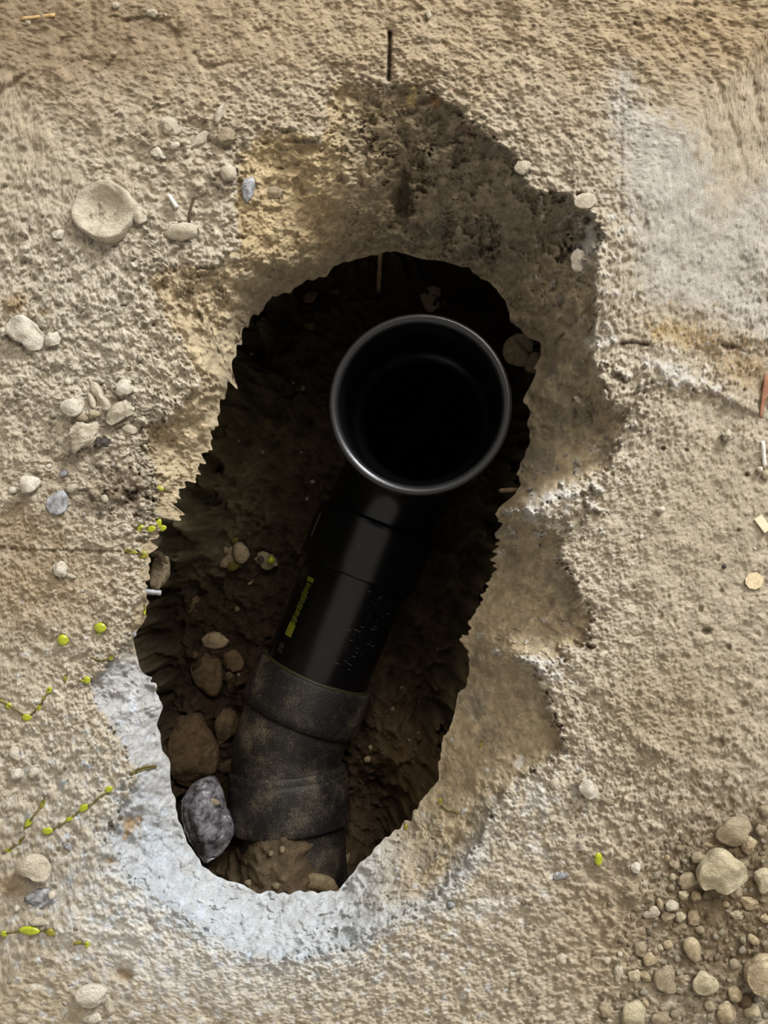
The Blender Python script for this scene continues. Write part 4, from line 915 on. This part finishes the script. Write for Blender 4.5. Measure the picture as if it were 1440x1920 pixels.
stone(1052, 1799, 22, 26, 'pale', 'pale pebble low on the floor left of the gravel', 'pebble', -20, 0.4, hh=0.6, sink=0.25, name='pebble')
stone(1385, 1462, 13, 18, 'pale', 'two-humped pebble above the gravel patch', 'pebble', 20, 0.3, hh=0.6, sink=0.25, sub=2, name='pebble')
stone(846, 1697, 16, 14, 'grey', 'blue-grey pebble on the slope below the hole', 'pebble', 0, 0.3, hh=0.6, sink=0.3, sub=2, name='pebble')
# gravel patch, larger stones
stone(1354, 1632, 92, 82, 'cream', 'largest angular stone in the gravel patch', 'stone', 0, 0.8, hh=0.42, sink=0.05, sub=4, rough=0.035, seed=812,
      outline=[(1309, 1630), (1325, 1608), (1340, 1592), (1356, 1592), (1375, 1608), (1398, 1630), (1399, 1645), (1380, 1662), (1355, 1674), (1340, 1668), (1335, 1660), (1318, 1668)])
stone(1374, 1559, 66, 56, 'drab', 'half buried angular stone above the largest gravel stone', 'stone', 0, 0.8, hh=0.35, sink=0.35,
      outline=[(1336, 1565), (1352, 1545), (1362, 1532), (1398, 1538), (1392, 1560), (1375, 1585), (1355, 1580)])
stone(1405, 1585, 34, 34, 'tan', 'knobbly stone at the upper right of the largest gravel stone', 'stone', 20, 0.6, hh=0.5, sink=0.2, rough=0.09)
stone(1435, 1521, 26, 24, 'drab', 'rounded stone at the right border above the gravel', 'stone', 0, 0.3, hh=0.5, sink=0.25)
stone(1428, 1556, 26, 24, 'drab', 'dusty round stone at the right border', 'stone', 0, 0.4, hh=0.5, sink=0.35)
stone(1431, 1650, 34, 50, 'cream', 'upright rounded stone right of the largest gravel stone', 'stone', 10, 0.5, hh=0.5, sink=0.15)
stone(1404, 1693, 38, 26, 'tan', 'brick-shaped tan stone below the largest gravel stone', 'stone', -22, 0.75, hh=0.5, sink=0.2)
stone(1382, 1714, 28, 18, 'cream', 'small pointed cream stone left below the brick-shaped one', 'stone', -5, 0.7, hh=0.5, sink=0.2)
stone(1435, 1722, 24, 18, 'tan', 'flat tan stone at the right border below the brick-shaped one', 'stone', -20, 0.6, hh=0.5, sink=0.2)
stone(1379, 1673, 26, 24, 'drab', 'grey wedge peeping from under the largest gravel stone', 'stone', 0, 0.7, hh=0.5, sink=0.3)
stone(1394, 1617, 22, 20, 'drab', 'dusty stone under the right edge of the largest gravel stone', 'stone', 0, 0.5, hh=0.4, sink=0.4)
stone(1309, 1607, 28, 20, 'drab', 'oval stone touching the upper left of the largest gravel stone', 'stone', 10, 0.3, hh=0.5, sink=0.2)
stone(1329, 1585, 20, 10, 'tan', 'thin stone lying above the oval gravel stone', 'stone', -10, 0.6, hh=0.5, sink=0.2, sub=2)
stone(1265, 1622, 22, 20, 'drab', 'squarish grey stone at the upper left of the gravel', 'stone', 5, 0.7, hh=0.5, sink=0.25)
stone(1251, 1609, 12, 14, 'tan', 'small round stone above the squarish grey one', 'pebble', 0, 0.3, hh=0.6, sink=0.25, sub=2, name='pebble')
stone(1260, 1644, 13, 16, 'cream', 'small oblong cream pebble under the squarish grey one', 'pebble', 25, 0.5, hh=0.6, sink=0.25, sub=2, name='pebble')
stone(1289, 1652, 40, 36, 'drab', 'buried square stone left of the largest gravel stone', 'stone', -5, 0.7, hh=0.25, sink=0.45)
stone(1282, 1678, 20, 18, 'cream', 'round pebble, left of the pair below the buried square stone', 'pebble', 0, 0.25, hh=0.6, sink=0.25, name='pebble')
stone(1305, 1679, 22, 22, 'tan', 'round pebble, right of the pair below the buried square stone', 'pebble', 0, 0.25, hh=0.6, sink=0.25, name='pebble')
stone(1237, 1694, 12, 22, 'tan', 'upright oval pebble at the left edge of the gravel', 'pebble', 8, 0.2, hh=0.6, sink=0.2, sub=2, name='pebble')
stone(1260, 1699, 26, 22, 'pale', 'two-toned oval pebble beside the upright one', 'pebble', -20, 0.3, hh=0.6, sink=0.2, name='pebble')
stone(1220, 1711, 34, 22, 'pale', 'thin pointed shell-like stone at the left edge of the gravel', 'stone', 15, 0.7, hh=0.35, sink=0.1,
      outline=[(1200, 1713), (1215, 1708), (1228, 1700), (1234, 1710), (1230, 1722), (1215, 1720)])
stone(1251, 1719, 26, 22, 'drab', 'angular grey pebble right of the shell-like stone', 'pebble', -20, 0.7, hh=0.5, sink=0.2, name='pebble')
stone(1277, 1719, 22, 20, 'cream', 'yellowish cube-like pebble right of the angular grey one', 'pebble', 0, 0.4, hh=0.6, sink=0.2, name='pebble')
stone(1301, 1719, 26, 32, 'tan', 'pinkish tan stone right of the yellowish pebble', 'stone', 5, 0.5, hh=0.5, sink=0.25)
stone(1299, 1780, 32, 50, 'tan', 'leaf-shaped tan stone below the pinkish one', 'stone', 24, 0.3, hh=0.4, sink=0.15, rough=0.02)
stone(1322, 1841, 50, 46, 'cream', 'pointed cream stone low in the gravel', 'stone', 0, 0.8, hh=0.45, sink=0.1, seed=377,
      outline=[(1296, 1840), (1305, 1825), (1312, 1816), (1330, 1828), (1348, 1852), (1330, 1864), (1298, 1856)])
stone(1247, 1836, 44, 54, 'drab', 'flat grey wedge-shaped stone left of the pointed cream one', 'stone', 0, 0.8, hh=0.3, sink=0.3,
      outline=[(1227, 1828), (1240, 1818), (1260, 1811), (1262, 1840), (1270, 1860), (1240, 1858), (1228, 1848)])
stone(1427, 1826, 60, 80, 'tan', 'tall tan stone at the right border with a bright edge', 'stone', 0, 0.85, hh=0.45, sink=0.1, sub=4,
      outline=[(1398, 1830), (1408, 1805), (1435, 1788), (1452, 1800), (1450, 1840), (1428, 1866), (1405, 1850)])
stone(1187, 1902, 48, 58, 'cream', 'rounded block-like stone at the lower border left of the gravel', 'stone', 8, 0.7, hh=0.5, sink=0.15)
stone(1200, 1777, 30, 32, 'drab', 'dusty stone between the shell-like stone and the twin pebbles', 'stone', -30, 0.6, hh=0.45, sink=0.25)
stone(1217, 1798, 26, 28, 'tan', 'round tan stone just under the dusty one', 'stone', 0, 0.4, hh=0.5, sink=0.25)
stone(1159, 1826, 18, 32, 'pale', 'pale kite-shaped chip at the left of the gravel', 'stone', -4, 0.9, hh=0.4, sink=0.15)
stone(1189, 1829, 24, 22, 'cream', 'cream stone, left of the twin wedge stones', 'stone', 10, 0.5, hh=0.5, sink=0.2)
stone(1210, 1830, 30, 16, 'tan', 'tapered stone, right of the twin wedge stones', 'stone', -38, 0.5, hh=0.5, sink=0.2)
stone(1377, 1863, 26, 30, 'tan', 'round tan stone right below the pointed cream stone', 'stone', 20, 0.4, hh=0.5, sink=0.2)
stone(1362, 1899, 38, 48, 'tan', 'squarish tan stone at the lower border', 'stone', 4, 0.6, hh=0.45, sink=0.2)
stone(1397, 1878, 24, 30, 'brown', 'brownish pebble between the round and squarish tan stones', 'pebble', 0, 0.4, hh=0.5, sink=0.25, name='pebble')
stone(1410, 1895, 30, 30, 'cream', 'smooth round stone at the lower right corner', 'stone', 0, 0.25, hh=0.5, sink=0.2)
stone(1331, 1887, 24, 20, 'drab', 'oval drab pebble left of the squarish tan stone', 'pebble', -20, 0.2, hh=0.5, sink=0.3, name='pebble')
stone(1240, 1910, 40, 26, 'drab', 'low dusty stone at the lower border right of the block-like one', 'stone', 0, 0.5, hh=0.35, sink=0.35)
stone(1210, 1883, 14, 18, 'tan', 'small oval pebble right above the block-like stone', 'pebble', 10, 0.3, hh=0.6, sink=0.25, sub=2, name='pebble')
stone(1135, 1896, 22, 26, 'drab', 'greyish stone left of the block-like stone', 'stone', 25, 0.4, hh=0.5, sink=0.3)
stone(1138, 1801, 16, 16, 'pale', 'pale pebble above the kite-shaped chip', 'pebble', 0, 0.4, hh=0.5, sink=0.25, sub=2, name='pebble')
stone(1162, 1788, 10, 12, 'white', 'bright tiny pebble above the kite-shaped chip', 'pebble', 0, 0.6, hh=0.6, sink=0.2, sub=2, name='pebble')
stone(1252, 1770, 20, 18, 'tan', 'pointed tan pebble left of the leaf-shaped stone', 'pebble', 0, 0.6, hh=0.5, sink=0.25, sub=2, name='pebble')
stone(1238, 1777, 13, 13, 'cream', 'round cream pebble left of the pointed tan one', 'pebble', 0, 0.2, hh=0.6, sink=0.25, sub=2, name='pebble')
stone(1413, 1762, 26, 18, 'tan', 'low tan pebble in bare dirt right of the leaf-shaped stone', 'pebble', -20, 0.4, hh=0.5, sink=0.35, name='pebble')
stone(1361, 1696, 14, 13, 'tan', 'small round pebble left of the small pointed cream stone', 'pebble', 0, 0.3, hh=0.5, sink=0.25, sub=2, name='pebble')
stone(1376, 1808, 20, 22, 'drab', 'drab pebble right above the pointed cream stone', 'pebble', 0, 0.4, hh=0.5, sink=0.35, sub=2, name='pebble')
stone(1312, 1743, 18, 16, 'drab', 'drab pebble under the pinkish tan stone', 'pebble', 0, 0.4, hh=0.5, sink=0.35, sub=2, name='pebble')
stone(1280, 1737, 20, 12, 'drab', 'flat drab pebble under the yellowish cube-like one', 'pebble', 0, 0.4, hh=0.5, sink=0.3, sub=2, name='pebble')
print('stones', _seed[0] - 100)

# small crumbs: alike, copied, sharing a few meshes
def crumbs(n, sampler, mats, rpx, label, group, where='floor', name='pebble', seed=1, cat='pebble'):
    r = np.random.default_rng(seed); protos = []
    for i in range(8):
        mt = mats[i % len(mats)]; protos.append(stone_mesh(name, seed * 31 + i, 1.0, r.uniform(0.65, 1), r.uniform(0.5, 0.75), 0, r.uniform(0.3, 0.9), 2, M_rock[mt], None, 0.05))
    proto = None; used = []
    cnt = 0; tries = 0
    while cnt < n and tries < n * 30:
        tries += 1
        x, y = sampler(r); rr = rpx[0] + (rpx[1] - rpx[0]) * r.random() ** 2
        if any((x - a) ** 2 + (y - b) ** 2 < (rr + c) ** 2 for a, b, c in BIG): continue
        BIG.append((x, y, rr)); cnt += 1
        if where == 'floor': zf = float(floor_z(x, y)[0]); wx, wy, _ = P(x, y, zf)
        else: wx, wy, zf = soil_pt(x, y)
        if proto is None:
            o = new_obj(name, protos[0]); tag(o, label, cat, group); proto = o
        else:
            o = proto.copy(); o.data = protos[int(r.integers(8))]; scene.collection.objects.link(o)
        s_ = rr * (H - zf) / F; o.scale = (s_, s_, s_); o.rotation_euler = (0, 0, r.uniform(0, 6.28)); o.location = (wx, wy, zf + 0.2 * s_)
BIG = [((o.location.x) * F / (H - o.location.z) + 720, 960 - o.location.y * F / (H - o.location.z), 0.42 * max(o.dimensions.x, o.dimensions.y) * F / (H - o.location.z)) for o in scene.objects if o.name.split('.')[0] in ('stone', 'pebble', 'rock', 'stone_lump')]
def inbox(x0, y0, x1, y1, cond=None):
    def f(r):
        while True:
            x, y = r.uniform(x0, x1), r.uniform(y0, y1)
            if cond is None or cond(x, y): return x, y
    return f
crumbs(150, inbox(1120, 1570, 1450, 1925, lambda x, y: x + 0.35 * (y - 1570) > 1230 and x + y * 0.4 > 1860), ['drab', 'tan', 'cream', 'pale'], (4, 10), 'small rounded crumb filling the gravel patch in the lower right corner', 'crumbs in the gravel patch', seed=3)
crumbs(70, inbox(10, 540, 300, 990), ['white', 'pale'], (3, 6.5), 'small whitish crumb scattered on the left floor above the long crack', 'crumbs on the left floor', seed=4)
crumbs(45, inbox(5, 1380, 190, 1915), ['white', 'pale'], (3, 6), 'small pale crumb scattered on the lower left floor', 'crumbs on the lower left floor', seed=5)
crumbs(40, inbox(960, 1380, 1240, 1910, lambda x, y: x > 1010 or y > 1600), ['pale', 'tan'], (3, 6), 'small tan crumb scattered left of the gravel patch', 'crumbs beside the gravel', seed=6)
crumbs(40, inbox(290, 560, 900, 1600, lambda x, y: (x < 470 and y > 1050) or (x < 600 and 620 < y < 1000) or (x > 720 and y > 1200 and x < 860 - (y - 1200) * 0.4)), ['brown', 'tan'], (3, 6), 'tiny brown pebble lying on the soil of the cavity', 'pebbles on the cavity soil', where='soil', seed=8)

# ------------------------------------------------------------------ plaster dish, spot, chips, sticks
def dish(px, py, R_px):
    n, m = 72, 18; vs = []; r = np.random.default_rng(12); wob = np.fft.irfft(np.fft.rfft(r.standard_normal(n)) * np.exp(-(np.arange(n // 2 + 1) / 9.0) ** 2), n); wob /= wob.std()
    zf = float(np.mean(floor_z([px - 40, px + 40, px, px], [py, py, py - 40, py + 40]))); R = R_px * SC
    rows = []
    for i in range(m + 1):
        t = i / m
        rr = R * t; h = 0.0058 * smooth((t - 0.35) / 0.6) - 0.0009
        rows.append((rr, h))
    rows += [(R * 1.03, 0.0040), (R * 1.06, 0.0014), (R * 1.08, -0.003)]
    V = []
    for (rr, h) in rows:
        for j in range(n):
            a = j / n * 2 * math.pi; q = rr / R; jag = 1 + 0.03 * wob[j] * q ** 3
            e = 0.00025 * math.sin(rr * 3000 + 3 * a) * math.cos(5 * a + rr * 1500)
            V.append((rr * jag * math.cos(a) * 1.03, rr * jag * math.sin(a) * 0.92, h + e + (0.0005 * wob[j] if q > 0.8 else 0)))
    V = np.array(V); k_ = len(rows); idx = np.arange(k_ * n).reshape(k_, n); nx_ = np.roll(idx, -1, 1)
    q = np.stack([idx[:-1], idx[1:], nx_[1:], nx_[:-1]], -1).reshape(-1, 4)
    me = mesh_np('plaster_dish', V, quads=q, mat=M_rock['pale']); o = new_obj('plaster_dish', me); o.location = P(px, py, zf + 0.0016)
    tag(o, 'round shallow dish of dried plaster on the upper left floor', 'plaster')
dish(196, 396, 55)

def rod(name, p0, p1, r, mat, label, cat, sides=10, flatten=1.0, bend=0.0, taper=1.0, parent=None, seed=0):
    p0, p1 = np.array(p0), np.array(p1); d = p1 - p0; L = np.linalg.norm(d); d /= L; a = np.cross(d, [0, 0, 1.0]); 
    if np.linalg.norm(a) < 1e-3: a = np.array([1.0, 0, 0])
    a /= np.linalg.norm(a); b = np.cross(a, d); n = 9; V = []; rr_ = np.random.default_rng(seed)
    ts = np.linspace(0, 1, n)
    for i, t in enumerate(ts):
        c = p0 + d * L * t + a * bend * math.sin(math.pi * t); rad = r * (1 + (taper - 1) * t) * (1 + 0.08 * rr_.standard_normal())
        for j in range(sides):
            an = j / sides * 2 * math.pi; V.append(c + rad * (math.cos(an) * a + flatten * math.sin(an) * b))
    V += [p0, p1]; idx = np.arange(n * sides).reshape(n, sides); nx_ = np.roll(idx, -1, 1)
    q = np.stack([idx[:-1], nx_[:-1], nx_[1:], idx[1:]], -1).reshape(-1, 4)
    t0 = [(n * sides, idx[0][(j + 1) % sides], idx[0][j]) for j in range(sides)] + [(n * sides + 1, idx[-1][j], idx[-1][(j + 1) % sides]) for j in range(sides)]
    V = np.array(V); org = V.mean(0) if parent is None else np.zeros(3)
    me = mesh_np(name, V - org, quads=q, tris=np.array(t0), mat=mat); o = new_obj(name, me, parent)
    if parent is None: o.location = org; tag(o, label, cat)
    return o
M_wire = simple_mat('rusty_grey_wire', (150, 128, 98), 0.7, 0.3, (96, 72, 48), 400, 0.0008)
M_white = simple_mat('white_plastic_stick', (226, 224, 216), 0.6, 0.3, (205, 200, 188), 300)
M_wood = simple_mat('reddish_wood', (150, 108, 84), 0.8, 0.2, (120, 80, 60), 200, 0.0008)
M_straw = simple_mat('pale_straw', (186, 158, 112), 0.8, 0.2, (160, 130, 88), 200)
M_beige = simple_mat('beige_chip', (208, 196, 166), 0.7, 0.2, (198, 186, 156), 200)
M_dark = simple_mat('dark_twig', (70, 54, 40), 0.8, 0.2)
rod('hanging_wire', P(713, 470, -0.118), P(710, 545, -0.190), 0.0019, M_wire, 'rusty wire stub hanging from the upper lip of the hole', 'wire', seed=1)
rod('wire_stub', P(985, 917, -0.088), P(937, 920, -0.110), 0.0017, M_wire, 'tan wire stub poking from the right broken face over the soil', 'wire', seed=2)
rod('metal_rod', P(262, 1108, -0.055), P(302, 1112, -0.060), 0.0022, simple_mat('galvanised_rod', (150, 150, 146), 0.4, 0.5, (120, 120, 118)), 'short grey rod sticking out under the left lip', 'rod', seed=3)
def flz(px, py): return float(floor_z(px, py)[0])
def onfl(px, py, lift=0.0008): return P(px, py, flz(px, py) + lift)
rod('white_stick', P(1430, 827, flz(1430, 840) + .0014), P(1434, 875, flz(1434, 865) + .0014), 0.0013, M_white, 'short white plastic stick near the right border', 'stick', seed=4)
rod('wood_sliver', P(1440, 704, 0.002), P(1426, 784, 0.002), 0.0026, M_wood, 'reddish wood sliver cut by the right border', 'wood', flatten=0.4, taper=0.35, seed=5)
rod('straw', P(1332, 741, flz(1332, 741) + .001), P(1347, 734, flz(1347, 734) + .001), 0.0005, M_wood, 'tiny reddish splinter on the right floor', 'splinter', seed=6)
rod('straw', P(40, 35, flz(40, 35) + .001), P(103, 28, flz(103, 28) + .001), 0.0012, M_straw, 'pale straw lying at the upper left', 'straw', flatten=0.6, seed=7)
rod('white_splinter', P(317, 366, flz(317, 366) + .0015), P(332, 389, flz(332, 389) + .0012), 0.0016, M_white, 'short white splinter right of the plaster dish', 'splinter', sides=5, seed=8)
rod('twig', P(364, 372, flz(364, 372) + .0006), P(355, 417, flz(355, 417) + .0006), 0.0008, M_dark, 'thin dark twig above the oblong clod', 'twig', bend=0.001, seed=9)
rod('twig', P(1231, 905, flz(1231, 905)), P(1236, 915, flz(1236, 915)), 0.0003, M_dark, 'hair-thin dark twig above the small white pebble', 'twig', seed=10)
def chip(name, pts, th_, mat, label, cat):
    z0 = max(flz(x, y) for x, y in pts) + 0.0002; bm = bmesh.new(); c = np.mean(pts, 0); zc = z0
    lo = [bm.verts.new(P(x, y, z0)) for x, y in pts]; bm.faces.new(lo); r_ = bmesh.ops.extrude_face_region(bm, geom=bm.faces[:])
    for v in r_['geom']:
        if isinstance(v, bmesh.types.BMVert): v.co.z += th_
    bmesh.ops.recalc_face_normals(bm, faces=bm.faces[:]); bmesh.ops.bevel(bm, geom=bm.edges[:], offset=th_ * 0.2, segments=1, affect='EDGES')
    org = Vector(P(c[0], c[1], z0)); bmesh.ops.translate(bm, verts=bm.verts[:], vec=-org)
    me = bpy.data.meshes.new(name); bm.to_mesh(me); bm.free(); me.materials.append(mat); o = new_obj(name, me); o.location = org; tag(o, label, cat); return o
chip('beige_chip', [(1413, 974), (1427, 965), (1441, 984), (1443, 992), (1433, 1000)], 0.0010, M_beige, 'flat beige rectangular chip near the right border', 'chip')
ns = 24
chip('paint_spot', [(1414 + 17 * math.cos(i / ns * 6.283) * (1 + .05 * math.sin(3.1 * i)), 1089 + 16 * math.sin(i / ns * 6.283) * (1 + .05 * math.cos(2.3 * i))) for i in range(ns)], 0.0004, simple_mat('pale_paint', (206, 190, 158), 0.8, 0.2, (178, 158, 124), 500), 'round pale dried paint spot on the right floor', 'spot')

# ------------------------------------------------------------------ green creeper: glossy leaves on thin stems
def leaf_mat():
    m, t, b = nt_new('yellow_green_leaf', 0.22, 0.6); n = tex_noise(t, 250, 3, 0.5)
    r = ramp(t, n.outputs[0], [(0.3, rgba((124, 130, 12))), (0.7, rgba((162, 168, 30)))]); t.links.new(r.outputs[0], b.inputs['Base Color'])
    b.inputs['Subsurface Weight'].default_value = 0.15; b.inputs['Subsurface Radius'].default_value = (0.001, 0.001, 0.0004); return m
M_leaf = leaf_mat(); M_olive = simple_mat('olive_leaf', (104, 98, 20), 0.35, 0.5, (134, 126, 36), 300); M_stem = simple_mat('dry_olive_stem', (110, 100, 52), 0.7, 0.3, (78, 66, 36), 300)
def sprig(label, leaves, stems, name='creeper_sprig'):
    """leaves = [(px,py,w,h,rot,'bright'|'olive')], stems = [[(px,py),...]]"""
    allp = [l[:2] for l in leaves] + [p for s_ in stems for p in s_]; c = np.mean(allp, 0); zc = max(float(floor_z(c[0], c[1])[0]), -0.03)
    root = bpy.data.objects.new(name, None); scene.collection.objects.link(root); root.location = P(c[0], c[1], zc); root.empty_display_size = 0.005
    tag(root, label, 'plant', 'green creeper sprigs on the floor')
    R0_ = np.array(root.location)
    for i, (x, y, w, h, rot, kind) in enumerate(leaves):
        zl = float(floor_z(x, y)[0]); V, T = ICO[3]; X = V.copy(); a, b = w / 2 * SC, h / 2 * SC; hz = min(a, b) * 0.5
        # pointed-oval outline, cupped top, a light crease down the middle
        X[:, 1] *= (1 - 0.25 * np.abs(X[:, 0]) ** 3); X[:, 2] = X[:, 2] * (1 - 0.15 * np.exp(-(X[:, 1] / 0.12) ** 2)); X = X * np.array([a, b, hz]) 
        ra = math.radians(rot); ca, sa_ = math.cos(ra), math.sin(ra); X = np.stack([X[:, 0] * ca - X[:, 1] * sa_, X[:, 0] * sa_ + X[:, 1] * ca, X[:, 2]], -1)
        me = mesh_np('leaf', X, tris=T, mat=M_leaf if kind == 'bright' else M_olive); o = new_obj('leaf', me, root)
        o.location = Vector(P(x, y, zl + hz * 0.55)) - root.location
        if kind != 'bright': o['label'] = 'dull olive leaf'
    for s_ in stems:
        pts = []
        for (x0, y0), (x1, y1) in zip(s_[:-1], s_[1:]):
            for t in np.linspace(0, 1, 7)[:-1]: pts.append((x0 + (x1 - x0) * t, y0 + (y1 - y0) * t))
        pts.append(s_[-1]); W = np.array([P(x, y, float(floor_z(x, y)[0]) + 0.0006) for x, y in pts]) - R0_
        if len(W) > 2: W[1:-1, 2] = (W[:-2, 2] + W[1:-1, 2] * 2 + W[2:, 2]) / 4
        rs = 0.00055; n = len(W); T_ = np.gradient(W, axis=0); T_ /= np.linalg.norm(T_, axis=1)[:, None]; A_ = np.cross(T_, [0, 0, 1.0]); A_ /= np.linalg.norm(A_, axis=1)[:, None]; B_ = np.cross(A_, T_)
        ring = [W + rs * (math.cos(j) * A_ + math.sin(j) * B_) * (1 + 0.5 * np.sin(np.arange(n) * 1.9)[:, None] ** 2) for j in np.arange(6) / 6 * 6.2832]
        V = np.stack(ring, 1).reshape(-1, 3); idx = np.arange(n * 6).reshape(n, 6); nx_ = np.roll(idx, -1, 1)
        q = np.stack([idx[:-1], nx_[:-1], nx_[1:], idx[1:]], -1).reshape(-1, 4); new_obj('stem', mesh_np('stem', V, quads=q, mat=M_stem), root)
sprig('single round bright green leaf on the left floor', [(118, 1200, 22, 22, 0, 'bright')], [[(118, 1192), (112, 1186)]])
sprig('green leaf half sunk in dust right above the round one', [(188, 1177, 24, 19, 0, 'bright'), (186, 1187, 8, 8, 0, 'bright')], [[(176, 1172), (200, 1170)]])
sprig('curved olive stem with a green tip near the left lip', [(208, 1234, 10, 8, 20, 'bright')], [[(170, 1233), (188, 1238), (206, 1236), (216, 1228)]])
sprig('small green leaf with a pointed side leaf left of the lip', [(163, 1275, 14, 15, 10, 'bright'), (154, 1277, 10, 6, 0, 'olive')], [[(148, 1277), (160, 1276)]])
sprig('faint green bud left of the small pointed leaf', [(122, 1273, 8, 12, -10, 'olive')], [[(122, 1280), (123, 1266)]])
sprig('v-shaped chain of green leaves at the left border', [(16, 1323, 16, 12, -30, 'bright'), (3, 1315, 10, 6, -10, 'bright'), (50, 1345, 19, 14, 0, 'bright'), (73, 1327, 8, 13, -30, 'bright'), (92, 1294, 10, 14, -30, 'bright'), (82, 1308, 6, 9, -30, 'olive')],
      [[(0, 1314), (17, 1323), (38, 1336), (50, 1344)], [(55, 1342), (73, 1327), (82, 1310), (92, 1292)]])
sprig('scaly olive stem lying on the left lip', [], [[(244, 1451), (258, 1442), (275, 1437), (293, 1436)], [(245, 1453), (262, 1445), (280, 1440), (293, 1439)]])
sprig('long chain of green leaves across the lower left floor', [(204, 1480, 17, 12, 25, 'bright'), (157, 1515, 22, 13, 30, 'bright'), (130, 1536, 15, 9, 20, 'bright'), (89, 1558, 21, 14, 10, 'bright')],
      [[(204, 1482), (186, 1495), (172, 1508), (157, 1515)], [(150, 1520), (130, 1536), (112, 1548), (92, 1558)]])
sprig('pair of slim green leaves left of the long chain', [(80, 1508, 10, 18, -25, 'olive'), (55, 1541, 12, 26, -40, 'bright')], [[(84, 1495), (80, 1508), (66, 1526), (55, 1541), (46, 1555)]])
sprig('green leaf trail ending above the broad cream stone', [(16, 1594, 17, 11, 10, 'bright'), (35, 1580, 14, 8, 35, 'olive')], [[(5, 1598), (16, 1594), (35, 1580), (46, 1568)]])
sprig('long horizontal green leaf with side leaves near the lower left corner', [(55, 1745, 40, 17, -4, 'bright'), (8, 1751, 14, 12, 0, 'bright'), (94, 1748, 18, 14, -20, 'olive')],
      [[(2, 1751), (20, 1748), (38, 1745)], [(72, 1745), (90, 1746), (104, 1756)]])
sprig('small green bud right of the long horizontal leaf', [(163, 1771, 10, 13, 0, 'bright'), (145, 1768, 16, 8, 20, 'olive')], [[(138, 1770), (152, 1768), (163, 1770)]])
sprig('thin green leaf at the top of the left lip', [(299, 915, 18, 8, -25, 'bright')], [[(304, 917), (322, 923)]])
sprig('row of yellow and green leaves hanging on the left lip', [(263, 990, 18, 15, 0, 'bright'), (283, 992, 20, 12, 15, 'bright'), (297, 982, 12, 20, -20, 'bright'), (304, 990, 18, 12, 10, 'bright')], [[(254, 990), (275, 992), (297, 984)]])
sprig('olive leaves beside the crack on the left lip', [(246, 1034, 26, 9, -12, 'olive'), (268, 1040, 20, 17, 0, 'olive')], [[(238, 1030), (256, 1036), (276, 1040)]])
sprig('yellow leaf clinging to the edge under the crack', [(271, 1143, 6, 22, 0, 'bright')], [[(271, 1132), (271, 1150)]])
sprig('small curly olive sprig on the lower right slope', [(826, 1504, 10, 18, 10, 'olive')], [[(827, 1510), (838, 1520), (850, 1522), (860, 1526)]])
sprig('olive leaf on the bottom right lip of the hole', [(762, 1552, 10, 16, 10, 'olive')], [[(758, 1540), (760, 1550)]])
sprig('faint olive bud on the right broken face', [(903, 1398, 8, 12, 0, 'olive')], [[(904, 1388), (903, 1394)]])
sprig('lone oval green leaf left of the gravel patch', [(1122, 1611, 16, 26, 0, 'bright')], [[(1112, 1604), (1118, 1608)]])
print('objects', len(scene.objects))
